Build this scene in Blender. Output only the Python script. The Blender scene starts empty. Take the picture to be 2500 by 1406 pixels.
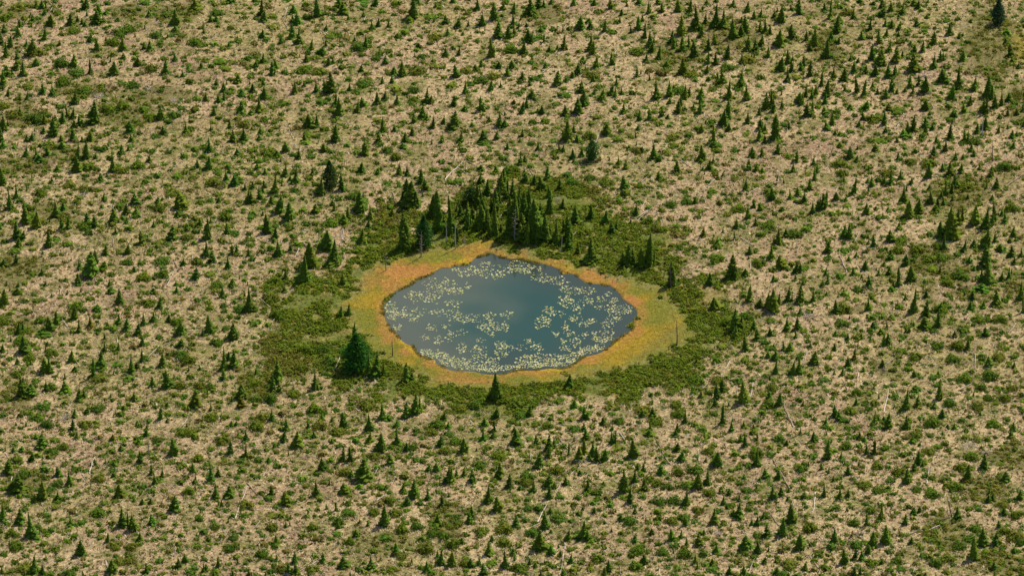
import bpy, math, random
import numpy as np
from mathutils import Vector

random.seed(7)
rng = np.random.default_rng(11)
R = math.radians

# ------------------------------------------------------------------ camera, sky, sun, exposure
scene = bpy.context.scene
PITCH, HFOV, DIST = R(30.0), R(12.0), 747.0
cam_d = bpy.data.cameras.new("camera")
cam = bpy.data.objects.new("camera", cam_d)
scene.collection.objects.link(cam)
CAM = np.array([0.0, -DIST * math.cos(PITCH), DIST * math.sin(PITCH)])
cam.location = CAM
cam.rotation_euler = (math.pi / 2 - PITCH, 0, 0)
cam_d.sensor_fit = 'HORIZONTAL'
cam_d.angle = HFOV
cam_d.clip_start = 1.0
cam_d.clip_end = 20000.0
scene.camera = cam

SUN_EL, SUN_AZ = R(52), R(43)          # azimuth measured from +Y towards +X
world = bpy.data.worlds.new("World")
scene.world = world
world.use_nodes = True
wn = world.node_tree
wn.nodes.clear()
sky = wn.nodes.new('ShaderNodeTexSky')
sky.sky_type = 'NISHITA'
sky.sun_disc = False
sky.sun_elevation = SUN_EL
sky.sun_rotation = SUN_AZ
sky.air_density = 1.0
sky.dust_density = 2.0
bg = wn.nodes.new('ShaderNodeBackground')
bg.inputs['Strength'].default_value = 0.085
wo = wn.nodes.new('ShaderNodeOutputWorld')
wn.links.new(sky.outputs[0], bg.inputs[0])
wn.links.new(bg.outputs[0], wo.inputs[0])

sun_d = bpy.data.lights.new("sun", 'SUN')
sun_d.energy = 4.6
sun_d.angle = R(0.53)
sun_d.color = (1.0, 0.91, 0.75)
sun = bpy.data.objects.new("sun", sun_d)
scene.collection.objects.link(sun)
to_sun = Vector((math.sin(SUN_AZ) * math.cos(SUN_EL), math.cos(SUN_AZ) * math.cos(SUN_EL), math.sin(SUN_EL)))
sun.rotation_euler = (-to_sun).to_track_quat('-Z', 'Y').to_euler()
sun.location = to_sun * 400

scene.view_settings.view_transform = 'Standard'
scene.view_settings.look = 'None'
scene.view_settings.gamma = 1.0
scene.view_settings.use_curve_mapping = False
scene.view_settings.exposure = 0.3
scene.render.engine = 'CYCLES'
scene.cycles.max_bounces = 6
scene.cycles.diffuse_bounces = 3

# ------------------------------------------------------------------ survey: photograph position -> ground
TANH = math.tan(HFOV / 2)
CP, SP = math.cos(PITCH), math.sin(PITCH)


def rays(px, py):
    a = (np.asarray(px, float) - 1250.0) / 1250.0 * TANH
    b = -(np.asarray(py, float) - 703.0) / 1250.0 * TANH
    return a, CP + b * SP, -SP + b * CP


def ground_at(px, py):
    dx, dy, dz = rays(px, py)
    t = -CAM[2] / dz
    return CAM[0] + t * dx, CAM[1] + t * dy


def height_at(Y, py):
    """height of a point standing at depth Y that is seen at row py"""
    dx, dy, dz = rays(1250.0, py)
    return CAM[2] + (Y - CAM[1]) / dy * dz


def metres(px_n, Y):
    return px_n * (np.asarray(Y) - CAM[1]) / CP * TANH / 1250.0


def to_photo(x, y, z=0.0):
    v = np.array([x - CAM[0], y - CAM[1], z - CAM[2]], dtype=object)
    f = v[1] * CP - v[2] * SP
    u = v[1] * SP + v[2] * CP
    return 1250 + v[0] / f / TANH * 1250, 703 - u / f / TANH * 1250


U = 2.5037
ROW = (0, 352, 704, 1054)

# ------------------------------------------------------------------ helpers
C = scene.collection


def mesh_np(name, V, F, Ca=None, mat=None, smooth=False):
    V = np.asarray(V, np.float32)
    F = np.asarray(F, np.int32)
    k = F.shape[1]
    me = bpy.data.meshes.new(name)
    me.vertices.add(len(V))
    me.vertices.foreach_set('co', V.ravel())
    me.loops.add(F.size)
    me.loops.foreach_set('vertex_index', F.ravel())
    me.polygons.add(len(F))
    me.polygons.foreach_set('loop_start', np.arange(0, F.size, k, dtype=np.int32))
    me.polygons.foreach_set('use_smooth', np.full(len(F), smooth))
    if Ca is not None:
        at = me.attributes.new('tint', 'FLOAT_COLOR', 'POINT')
        c4 = np.ones((len(V), 4), np.float32)
        c4[:, :Ca.shape[1]] = Ca
        at.data.foreach_set('color', c4.ravel())
    me.update(calc_edges=True)
    if mat:
        me.materials.append(mat)
    return me


def link(name, me, parent=None, **props):
    o = bpy.data.objects.new(name, me)
    C.objects.link(o)
    if parent:
        o.parent = parent
    for k, v in props.items():
        o[k] = v
    return o


def vnoise(x, y, s, seed=0):
    """smooth value noise, 0..1"""
    x = np.asarray(x, float) / s
    y = np.asarray(y, float) / s
    xi, yi = np.floor(x).astype(np.int64), np.floor(y).astype(np.int64)
    fx, fy = x - xi, y - yi
    fx, fy = fx * fx * (3 - 2 * fx), fy * fy * (3 - 2 * fy)

    def h(a, b):
        n = (a * 374761393 + b * 668265263 + seed * 1442695041) & 0xffffffff
        n = ((n ^ (n >> 13)) * 1274126177) & 0xffffffff
        return ((n ^ (n >> 16)) & 0xffff) / 65535.0
    return (h(xi, yi) * (1 - fx) + h(xi + 1, yi) * fx) * (1 - fy) + (h(xi, yi + 1) * (1 - fx) + h(xi + 1, yi + 1) * fx) * fy


def fbm(x, y, s, seed=0, n=3):
    t, a, w = 0, 1.0, 0
    for i in range(n):
        t = t + a * vnoise(x, y, s / 2 ** i, seed + i * 17)
        w += a
        a *= 0.5
    return t / w


def poly_sd(x, y, P):
    """signed distance to a polygon, negative inside"""
    x, y = np.asarray(x, float), np.asarray(y, float)
    d2 = np.full(x.shape, 1e18)
    ins = np.zeros(x.shape, bool)
    n = len(P)
    for i in range(n):
        ax, ay = P[i]
        bx, by = P[(i + 1) % n]
        ex, ey = bx - ax, by - ay
        t = np.clip(((x - ax) * ex + (y - ay) * ey) / (ex * ex + ey * ey), 0, 1)
        d2 = np.minimum(d2, (x - ax - t * ex) ** 2 + (y - ay - t * ey) ** 2)
        if ay != by:
            c = ((ay > y) != (by > y)) & (x < (bx - ax) * (y - ay) / (by - ay) + ax)
            ins ^= c
    d = np.sqrt(d2)
    return np.where(ins, -d, d)


def sstep(a, b, x):
    t = np.clip((x - a) / (b - a), 0, 1)
    return t * t * (3 - 2 * t)


def to_ground(P):
    gx, gy = ground_at([p[0] for p in P], [p[1] for p in P])
    return list(zip(gx, gy))


# ------------------------------------------------------------------ materials
def nodes(name):
    m = bpy.data.materials.new(name)
    m.use_nodes = True
    nt = m.node_tree
    nt.nodes.clear()
    out = nt.nodes.new('ShaderNodeOutputMaterial')
    return m, nt, out


def tint_material(name, rough=0.75, translucent=0.0, noise=0.0, scale=4.0, obj_var=0.0, spec=0.2):
    m, nt, out = nodes(name)
    N, L = nt.nodes.new, nt.links.new
    at = N('ShaderNodeAttribute')
    at.attribute_name = 'tint'
    col = at.outputs['Color']
    if noise > 0:
        geo = N('ShaderNodeNewGeometry')
        nz = N('ShaderNodeTexNoise')
        nz.inputs['Scale'].default_value = scale
        nz.inputs['Detail'].default_value = 4
        L(geo.outputs['Position'], nz.inputs['Vector'])
        mr = N('ShaderNodeMapRange')
        mr.inputs['From Min'].default_value = 0.3
        mr.inputs['From Max'].default_value = 0.7
        mr.inputs['To Min'].default_value = 1 - noise
        mr.inputs['To Max'].default_value = 1 + noise
        L(nz.outputs['Fac'], mr.inputs['Value'])
        mx = N('ShaderNodeVectorMath')
        mx.operation = 'SCALE'
        L(col, mx.inputs[0])
        L(mr.outputs[0], mx.inputs['Scale'])
        col = mx.outputs[0]
    if obj_var > 0:
        oi = N('ShaderNodeObjectInfo')
        hs = N('ShaderNodeHueSaturation')
        a = N('ShaderNodeMapRange')
        a.inputs['To Min'].default_value = 0.5 - obj_var * 0.06
        a.inputs['To Max'].default_value = 0.5 + obj_var * 0.01
        b = N('ShaderNodeMapRange')
        b.inputs['To Min'].default_value = 1 - obj_var * 0.45
        b.inputs['To Max'].default_value = 1 + obj_var * 0.45
        w = N('ShaderNodeMath')
        w.operation = 'FRACT'
        k = N('ShaderNodeMath')
        k.operation = 'MULTIPLY'
        k.inputs[1].default_value = 7.31
        L(oi.outputs['Random'], k.inputs[0])
        L(k.outputs[0], w.inputs[0])
        L(oi.outputs['Random'], a.inputs['Value'])
        L(w.outputs[0], b.inputs['Value'])
        L(a.outputs[0], hs.inputs['Hue'])
        L(b.outputs[0], hs.inputs['Value'])
        L(col, hs.inputs['Color'])
        col = hs.outputs[0]
    p = N('ShaderNodeBsdfPrincipled')
    p.inputs['Roughness'].default_value = rough
    p.inputs['Specular IOR Level'].default_value = spec
    L(col, p.inputs['Base Color'])
    sh = p.outputs[0]
    if translucent > 0:
        tr = N('ShaderNodeBsdfTranslucent')
        L(col, tr.inputs['Color'])
        ms = N('ShaderNodeMixShader')
        ms.inputs[0].default_value = translucent
        L(sh, ms.inputs[1])
        L(tr.outputs[0], ms.inputs[2])
        sh = ms.outputs[0]
    L(sh, out.inputs['Surface'])
    return m


M_NEEDLE = tint_material('spruce_needles', 0.75, 0.42, 0.14, 2.0, 0.35, 0.06)
M_LARCH = tint_material('larch_needles', 0.75, 0.38, 0.12, 2.0, 0.0, 0.1)
M_LEAF = tint_material('shrub_leaves', 0.75, 0.42, 0.15, 1.5, 0.3, 0.05)
M_STRAW = tint_material('dry_sedge_straw', 0.8, 0.15, 0.10, 0.8, 0.0, 0.1)
M_WOOD = tint_material('weathered_wood', 0.85, 0.0, 0.22, 9.0, 0.35, 0.1)
M_PAD = tint_material('lily_pad', 0.45, 0.1, 0.10, 6.0, 0.15, 0.3)


def ground_material():
    m, nt, out = nodes('bog_ground')
    N, L = nt.nodes.new, nt.links.new
    at = N('ShaderNodeAttribute')
    at.attribute_name = 'tint'
    geo = N('ShaderNodeNewGeometry')
    n1 = N('ShaderNodeTexNoise')
    n1.inputs['Scale'].default_value = 1.7
    n1.inputs['Detail'].default_value = 6
    n1.inputs['Roughness'].default_value = 0.75
    n2 = N('ShaderNodeTexNoise')
    n2.inputs['Scale'].default_value = 4.0
    n2.inputs['Detail'].default_value = 3
    n3 = N('ShaderNodeTexVoronoi')
    n3.inputs['Scale'].default_value = 3.2
    for n in (n1, n2, n3):
        L(geo.outputs['Position'], n.inputs['Vector'])
    r1 = N('ShaderNodeMapRange')
    r1.inputs['From Min'].default_value = 0.33
    r1.inputs['From Max'].default_value = 0.67
    r1.inputs['To Min'].default_value = 0.32
    r1.inputs['To Max'].default_value = 1.6
    L(n1.outputs['Fac'], r1.inputs['Value'])
    r2 = N('ShaderNodeMapRange')
    r2.inputs['From Min'].default_value = 0.3
    r2.inputs['From Max'].default_value = 0.7
    r2.inputs['To Min'].default_value = 0.7
    r2.inputs['To Max'].default_value = 1.3
    L(n2.outputs['Fac'], r2.inputs['Value'])
    mm = N('ShaderNodeMath')
    mm.operation = 'MULTIPLY'
    L(r1.outputs[0], mm.inputs[0])
    L(r2.outputs[0], mm.inputs[1])
    # alpha of the tint: how coarse the litter is (moss is smoother than straw)
    fl = N('ShaderNodeMix')
    fl.data_type = 'FLOAT'
    fl.inputs[2].default_value = 1.0
    L(at.outputs['Alpha'], fl.inputs[0])
    L(mm.outputs[0], fl.inputs[3])
    sc = N('ShaderNodeVectorMath')
    sc.operation = 'SCALE'
    L(at.outputs['Color'], sc.inputs[0])
    L(fl.outputs[0], sc.inputs['Scale'])
    p = N('ShaderNodeBsdfPrincipled')
    p.inputs['Roughness'].default_value = 0.9
    p.inputs['Specular IOR Level'].default_value = 0.1
    L(sc.outputs[0], p.inputs['Base Color'])
    bp = N('ShaderNodeBump')
    bp.inputs['Strength'].default_value = 0.7
    bp.inputs['Distance'].default_value = 0.3
    L(n1.outputs['Fac'], bp.inputs['Height'])
    L(bp.outputs[0], p.inputs['Normal'])
    L(p.outputs[0], out.inputs['Surface'])
    return m


M_GROUND = ground_material()


def water_material():
    m, nt, out = nodes('pond_water')
    N, L = nt.nodes.new, nt.links.new
    at = N('ShaderNodeAttribute')
    at.attribute_name = 'tint'
    geo = N('ShaderNodeNewGeometry')
    nz = N('ShaderNodeTexNoise')
    nz.inputs['Scale'].default_value = 1.6
    nz.inputs['Detail'].default_value = 3
    L(geo.outputs['Position'], nz.inputs['Vector'])
    bp = N('ShaderNodeBump')
    bp.inputs['Strength'].default_value = 0.05
    bp.inputs['Distance'].default_value = 0.02
    L(nz.outputs['Fac'], bp.inputs['Height'])
    p = N('ShaderNodeBsdfPrincipled')
    p.inputs['Roughness'].default_value = 0.04
    p.inputs['IOR'].default_value = 1.4
    L(at.outputs['Color'], p.inputs['Base Color'])
    L(bp.outputs[0], p.inputs['Normal'])
    L(p.outputs[0], out.inputs['Surface'])
    return m


M_WATER = water_material()

# ------------------------------------------------------------------ survey data (photograph rows of 500-pixel tiles)
# trees: column, row -> "x base height width" in tile units
TREES = {
(0, 0): "36 10 11 7,41 11 10 6,45 11 9 4,54 4 5 5,44 17 7 5,30 19 7 5,32 23 8 5,50 28 13 9,19 28 8 5,18 39 14 8,4 34 10 6,2 46 15 7,10 49 14 7,43 41 13 5,26 48 9 5,32 58 18 9,6 58 16 6,17 60 8 5,36 68 10 8,16 71 12 7,23 78 17 8,6 78 12 9,12 77 7 5,3 86 16 7,84 12 13 8,80 4 5 4,92 4 6 7,97 18 12 7,94 27 15 10,101 25 8 6,68 27 13 7,76 24 9 5,80 26 7 4,83 28 6 4,104 17 6 6,89 44 11 7,95 53 14 7,58 47 7 4,119 53 17 8,145 20 8 6,170 28 17 9,171 35 8 7,141 51 8 5,146 53 12 6,72 69 14 8,88 75 15 5,112 77 15 9,135 68 10 7,121 61 7 5,161 75 15 8,171 63 9 5,169 56 5 5,184 70 5 4,196 69 7 5,178 78 7 6,156 4 6 9,190 14 13 12,115 23 5 5,8 97 9 4,26 100 10 5,42 95 12 6,52 97 13 8,74 105 16 8,20 115 9 7,43 123 11 5,61 123 13 7,66 118 13 6,71 118 11 5,4 131 16 8,8 125 8 4,52 136 20 9,54 120 7 5,43 133 8 5,66 132 5 5,78 125 12 7,73 127 9 6,92 124 23 11,71 140 14 7,60 141 8 6,88 141 12 8,80 141 7 4,31 141 11 7,26 141 8 5,2 141 14 6,157 120 16 8,159 135 11 10,127 132 13 8,128 141 10 7,181 133 12 8,116 110 6 7,199 35 6 5,90 130 4 5",
(1, 0): "26 7 9 10,49 5 6 7,55 18 18 6,58 24 12 8,6 24 11 6,11 24 7 6,83 4 6 11,87 16 10 7,90 28 13 9,86 24 9 4,85 40 15 7,92 46 16 9,75 45 8 5,56 40 10 6,24 49 7 7,110 19 19 7,108 12 13 4,130 10 13 7,135 16 14 9,140 21 9 4,155 5 8 14,167 8 9 6,155 18 6 4,118 33 9 6,169 28 9 4,163 31 10 7,179 29 9 5,104 51 11 7,118 46 7 3,146 42 6 4,157 50 14 6,99 63 13 7,114 57 11 9,57 64 12 7,50 68 7 6,66 75 14 7,69 70 11 6,121 66 10 5,125 64 8 5,176 65 10 7,182 57 4 5,153 71 8 5,33 83 10 8,11 85 7 4,47 92 10 6,57 85 9 5,59 100 15 11,18 92 11 6,19 99 9 4,36 97 9 8,13 102 9 6,1 101 9 5,53 112 17 9,45 114 7 7,36 113 14 9,9 115 10 5,109 92 15 7,124 93 22 9,118 91 14 5,88 93 14 6,97 86 8 4,141 91 10 6,173 83 9 4,182 83 8 5,192 77 16 8,185 75 9 7,168 103 13 6,176 100 11 8,188 104 13 7,154 106 11 7,149 112 14 8,128 104 14 6,131 115 19 8,101 126 14 9,109 125 12 6,24 127 10 5,6 129 7 4,28 140 12 7,38 140 13 7,46 128 6 4,54 133 9 6,53 139 8 7,128 141 18 9,97 141 10 6,173 130 16 6,184 130 7 5,170 141 13 6,195 141 11 7,4 141 6 3,199 25 8 7",
(2, 0): "4 22 22 9,7 7 9 9,42 5 7 6,26 9 6 4,67 12 13 5,82 22 19 8,92 12 13 7,95 4 6 6,102 14 11 5,101 26 14 6,119 17 18 10,126 10 14 8,131 9 10 6,160 8 10 7,138 5 7 4,180 8 10 8,196 11 12 6,167 31 15 9,176 30 8 6,175 25 7 6,190 33 14 5,35 25 10 6,48 29 10 6,57 27 7 3,24 23 5 3,71 28 14 8,37 38 10 8,52 36 5 4,86 39 17 9,97 40 14 7,96 33 8 4,102 35 12 5,114 28 5 4,106 29 6 3,116 43 14 9,119 43 11 4,112 55 15 9,131 42 10 3,128 33 6 5,80 58 20 7,136 52 7 5,151 51 16 8,144 50 6 4,177 52 18 8,179 55 14 6,182 69 14 7,197 65 14 6,169 60 5 4,35 58 10 6,48 56 9 4,43 50 5 4,9 50 7 7,70 67 9 5,64 71 8 6,45 78 15 8,8 74 8 5,54 93 15 7,95 76 12 6,100 69 10 7,87 69 8 6,110 79 9 5,132 68 8 5,80 90 12 6,89 87 8 4,145 85 16 8,165 75 13 6,159 78 8 5,153 82 6 5,117 85 7 4,179 82 10 6,17 103 17 9,21 102 9 5,43 105 12 6,70 110 16 7,54 110 7 6,120 98 10 7,102 103 6 4,114 107 12 5,110 112 13 6,129 113 10 6,125 111 5 4,93 114 5 3,168 93 13 8,171 106 18 9,164 113 17 8,188 100 12 7,197 95 11 6,180 94 7 4,152 115 12 7,12 117 13 8,17 119 10 7,4 121 11 5,23 127 15 7,33 123 11 6,44 128 19 10,61 125 6 5,50 141 14 8,78 121 7 5,88 126 15 7,92 126 9 6,94 124 7 5,110 135 9 4,85 138 10 6,71 141 13 9,154 141 22 9,160 131 8 5,163 141 9 6,150 133 6 4,192 135 14 9,2 134 10 5,32 141 9 5,108 141 6 5,17 141 4 3",
(3, 0): "24 7 9 7,12 8 8 3,33 15 13 5,42 6 8 5,46 14 11 5,7 17 8 4,5 24 7 3,23 32 16 7,16 34 8 3,27 23 9 5,30 39 16 5,62 14 16 8,74 14 15 6,100 4 6 5,116 10 12 7,90 6 6 4,130 15 12 6,136 21 10 5,143 19 10 5,156 20 8 4,159 14 7 3,163 25 17 8,172 12 9 3,180 16 17 6,65 37 21 9,80 32 24 10,85 38 14 5,98 30 25 9,89 26 13 7,106 31 21 10,115 40 20 8,123 38 13 7,127 34 18 7,124 24 7 4,142 33 12 5,147 35 17 6,152 36 11 4,172 41 16 8,187 42 13 5,195 48 19 7,190 52 12 6,55 45 15 6,58 50 15 5,66 52 17 7,73 49 14 6,77 58 17 8,34 48 17 7,38 45 11 4,36 54 12 7,43 60 14 6,31 63 10 6,92 52 14 6,98 46 13 5,91 65 14 5,98 66 14 6,110 60 16 7,130 52 15 8,137 52 14 6,144 47 12 6,161 49 18 9,150 58 12 5,169 64 16 6,163 72 15 9,173 72 14 5,174 61 8 4,184 67 13 5,182 71 10 5,190 77 18 6,169 83 17 7,66 75 17 8,51 69 8 7,22 77 11 4,26 74 5 2,90 74 10 5,92 81 6 5,105 85 20 9,101 83 12 6,124 88 19 9,125 65 12 7,111 100 22 8,111 118 21 7,106 126 17 9,129 101 18 8,41 100 21 9,53 97 17 7,58 90 7 4,69 100 16 9,73 97 10 5,85 98 12 7,84 103 9 5,62 113 14 7,64 106 10 5,83 114 13 6,77 108 6 5,7 95 8 5,2 85 9 4,1 97 10 4,9 114 13 7,24 120 12 6,34 120 13 6,23 130 8 6,47 116 9 5,52 118 5 4,46 109 4 4,54 104 7 5,141 115 10 4,148 110 18 8,153 108 19 7,155 112 14 6,163 109 11 5,180 104 13 8,183 105 13 5,187 97 14 6,192 99 13 5,197 95 11 5,187 117 15 8,193 112 12 4,130 124 15 7,157 138 25 8,142 129 13 6,147 130 9 4,141 139 14 6,85 132 9 6,97 141 18 6,112 131 10 8,170 128 9 4,146 141 9 4",
(4, 0): "11 20 20 5,5 13 9 5,33 21 11 6,61 11 12 7,62 19 11 9,70 14 11 6,53 8 6 5,81 17 14 7,78 20 5 4,92 8 9 6,96 11 10 5,106 5 6 4,40 6 6 6,115 13 5 4,18 35 18 7,19 27 10 8,50 32 12 5,55 26 4 3,64 29 9 6,70 30 10 5,78 32 10 5,66 38 9 5,77 38 6 4,95 28 8 6,105 21 5 5,41 41 10 6,58 45 16 6,127 37 13 6,148 25 5 4,137 40 7 5,140 38 5 4,112 47 15 8,107 50 5 5,101 53 12 5,89 47 6 5,93 55 10 6,92 38 4 3,85 43 5 4,8 60 22 10,12 43 12 6,19 45 8 4,51 61 17 7,69 53 13 6,60 67 18 11,76 63 17 8,81 58 8 4,92 73 20 11,118 62 12 5,121 61 11 4,112 69 16 8,140 63 12 7,183 38 8 9,182 46 8 7,186 57 13 7,188 64 7 7,194 68 6 5,33 74 13 7,31 62 6 6,38 63 6 4,14 79 12 7,24 82 15 8,46 75 11 7,55 77 13 7,67 79 14 8,73 77 12 4,75 75 10 3,120 83 15 9,125 84 6 5,135 89 23 8,130 99 16 7,151 91 14 7,2 87 16 5,8 97 18 7,5 104 12 5,37 93 17 6,43 96 18 6,25 91 8 5,52 88 8 4,57 94 7 4,70 92 16 6,65 99 12 6,76 94 7 4,88 88 14 6,91 95 12 5,84 92 6 4,97 86 12 4,104 94 19 8,164 97 21 9,168 99 16 5,160 113 17 9,163 113 20 5,172 108 15 7,178 105 17 6,185 101 10 7,147 105 14 6,141 112 11 6,199 110 9 4,193 114 8 5,130 116 8 5,133 116 6 4,103 111 12 9,108 114 5 4,46 110 11 8,30 110 7 6,5 114 9 7,13 124 14 6,7 130 10 7,43 120 11 6,51 121 8 4,39 126 7 5,63 124 15 6,65 131 8 4,68 110 8 6,75 113 6 8,91 131 17 7,86 132 12 6,104 127 12 8,104 132 10 5,110 129 7 5,127 138 17 6,162 128 14 8,176 117 6 5,184 115 9 4,154 132 11 6,175 131 9 4,184 127 6 4,188 136 9 5,193 134 5 4,142 140 12 6,145 141 13 5,150 140 7 4,15 134 7 5,20 135 6 6,82 136 9 8,76 141 7 4,199 125 8 5,114 141 8 4",
(0, 1): "3 8 8 8,26 15 12 7,36 17 15 6,46 14 11 5,38 21 9 9,61 8 9 8,76 20 20 7,75 31 16 10,84 17 18 7,56 30 7 8,93 16 7 3,119 12 10 6,125 9 7 5,110 30 21 8,98 39 9 7,146 20 10 7,2 43 18 9,51 41 8 6,10 66 21 8,16 56 16 7,24 80 18 9,36 84 18 9,17 95 19 9,19 103 11 8,23 95 10 6,48 103 17 9,54 74 17 10,62 67 9 6,60 85 13 6,66 84 15 5,85 80 12 8,93 83 13 8,111 79 16 9,123 71 12 8,133 72 11 8,131 61 12 8,101 59 10 6,99 65 5 4,154 60 8 5,158 57 4 3,175 67 18 13,173 73 8 6,113 90 9 6,124 80 8 6,138 100 14 8,168 96 16 9,125 110 11 7,103 111 11 7,77 125 13 7,90 132 26 14,94 119 15 6,102 125 10 8,76 139 12 7,41 131 10 8,16 118 12 5,18 141 8 5,44 141 7 5,131 127 7 5,179 121 9 7,192 135 13 8,195 82 9 5,182 86 8 6,150 83 8 5,172 141 7 6,193 25 9 5,64 136 5 5,107 141 8 4,4 122 9 8,0 85 10 4",
(1, 1): "4 11 14 9,4 28 15 8,32 13 9 7,79 11 12 8,70 15 8 7,92 17 12 7,116 10 10 8,157 13 16 8,97 4 6 9,24 31 8 4,21 39 12 8,28 44 13 9,51 27 8 5,59 33 9 7,79 35 14 9,89 41 17 9,83 40 8 7,105 33 10 6,114 53 20 10,134 47 18 7,153 30 12 8,169 31 8 6,172 27 5 3,190 32 12 7,197 33 12 6,39 48 9 6,47 46 8 5,69 51 20 8,58 45 9 5,54 57 14 7,57 50 8 5,43 61 15 9,45 60 12 6,74 70 20 8,65 61 10 7,83 78 20 11,14 60 8 6,108 70 11 8,126 67 10 4,124 62 7 5,152 71 23 13,155 62 15 6,140 77 14 7,136 81 12 9,162 77 16 8,159 85 11 8,193 107 37 12,196 60 24 8,193 60 14 6,183 73 10 8,22 91 13 9,3 95 21 8,6 79 8 5,61 90 20 9,69 95 13 7,154 101 17 12,120 107 21 13,127 121 26 14,2 113 18 8,8 118 13 8,27 110 13 7,31 107 10 5,43 112 11 6,72 112 16 8,84 106 8 4,102 124 27 13,97 139 28 13,22 124 14 8,79 135 14 7,135 140 13 9,28 141 9 7,193 7 7 8,67 98 6 5",
(2, 1): "95 7 8 5,49 4 6 7,71 4 6 10,11 41 16 7,15 49 14 8,70 29 8 7,84 30 9 6,108 24 12 9,113 20 9 5,125 9 9 7,146 9 8 4,150 9 8 4,159 17 12 6,168 15 12 7,160 20 6 4,186 17 6 4,114 40 16 7,121 42 11 6,134 36 14 6,128 48 15 9,136 55 14 8,146 48 15 8,149 65 11 5,91 50 25 10,101 55 23 8,76 53 17 8,69 42 10 8,68 60 15 6,84 72 26 8,87 60 17 6,2 66 28 14,6 66 18 10,21 74 20 9,27 88 40 9,24 62 14 5,40 92 30 12,39 68 18 5,49 74 14 7,57 78 20 7,70 88 26 12,76 84 18 8,66 84 22 7,80 82 12 6,102 95 42 12,110 95 26 11,113 80 32 8,117 70 24 6,123 99 42 16,108 70 18 7,131 92 10 6,143 100 24 10,151 88 15 6,156 95 22 8,155 105 14 9,176 119 26 14,181 115 15 5,164 109 12 5,162 79 18 9,177 75 16 7,191 80 15 8,197 88 12 7,89 88 10 5,140 12 6 5,27 74 26 8,23 74 24 7,106 73 16 6,119 88 24 10,131 96 14 8,94 57 14 7,89 53 23 8,108 97 19 9,46 69 9 6,115 90 30 10,98 72 20 7,72 72 16 8,34 84 14 7,62 76 14 7,136 90 12 7",
(3, 1): "38 16 16 7,44 19 8 6,4 22 10 6,11 26 12 7,61 29 13 7,43 36 9 6,9 46 15 8,97 6 8 10,85 18 16 8,93 26 11 6,96 20 8 5,86 27 6 4,134 14 11 7,144 14 10 6,136 15 7 5,159 11 12 6,178 19 13 6,194 22 11 5,131 27 11 6,139 28 9 6,144 29 7 5,174 29 11 6,106 33 6 5,101 35 5 4,128 46 14 7,154 57 14 7,172 56 11 7,179 52 10 7,185 59 12 8,190 46 13 6,195 37 14 6,198 30 8 4,193 69 14 7,198 65 12 5,79 59 8 5,136 63 10 4,142 66 9 6,130 74 14 6,21 72 12 7,16 80 7 5,119 84 11 6,117 94 9 3,132 110 10 6,87 93 13 8,164 67 6 6,138 81 9 5,160 100 17 10,167 92 10 7,153 115 16 9,161 124 15 10,115 134 25 10,93 140 14 8,127 131 9 7,14 121 24 9,18 119 17 6,26 123 22 9,33 122 32 10,38 118 15 5,9 120 14 8,57 141 25 8,178 128 12 6,181 127 10 6,155 136 8 5,184 140 7 6,100 102 10 7,27 10 7 6,14 7 6 6,2 85 9 5",
(4, 1): "30 17 14 8,37 19 7 5,54 9 8 7,20 6 7 7,77 16 7 4,112 13 11 6,123 10 11 6,117 6 7 5,148 10 12 7,151 14 8 5,133 18 10 6,140 17 7 5,189 7 8 6,120 28 9 5,127 33 15 8,106 36 17 8,139 30 11 5,156 27 7 4,149 21 5 4,168 35 13 7,173 46 12 6,79 37 13 7,70 41 16 6,64 42 10 8,34 50 17 6,51 43 11 6,47 39 6 4,48 47 5 3,24 39 6 5,26 57 6 4,17 57 10 7,90 41 8 5,107 46 7 5,123 52 16 7,129 50 14 6,132 42 13 5,119 55 10 6,130 57 9 5,121 61 8 6,135 45 9 6,82 58 17 9,85 47 8 3,109 61 14 8,115 66 14 6,113 69 9 8,87 75 19 9,97 70 16 10,4 65 17 7,7 62 17 5,1 65 14 5,46 70 12 7,67 67 6 5,55 66 5 5,145 55 6 4,169 57 7 5,127 96 32 13,118 93 17 9,130 96 12 6,135 81 17 6,139 77 16 5,153 81 20 9,163 86 24 10,170 78 20 6,168 82 14 5,181 79 11 5,178 72 7 5,25 93 15 8,30 94 17 7,53 101 13 6,48 99 6 5,69 97 13 8,78 86 9 6,122 105 17 8,141 107 15 8,150 102 9 6,163 104 20 10,171 97 13 5,189 92 11 6,186 98 6 6,9 108 13 8,9 113 5 6,38 75 6 4,45 76 3 2,47 86 4 3,62 74 5 5,69 115 12 7,36 113 8 6,29 116 6 5,44 126 11 7,33 130 9 5,85 121 13 8,93 118 5 5,58 130 9 5,68 129 9 6,63 121 6 5,77 140 20 6,89 136 16 8,48 141 13 8,6 131 10 6,8 139 12 6,3 141 7 5,118 127 9 4,146 118 8 6,151 125 6 5,163 121 22 10,164 140 25 13,158 136 14 6,187 112 13 8,190 120 9 7,176 108 10 10,197 112 11 6,178 136 11 8,185 134 13 7,143 135 5 4,144 141 4 3,69 135 5 4,72 141 7 5",
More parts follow.
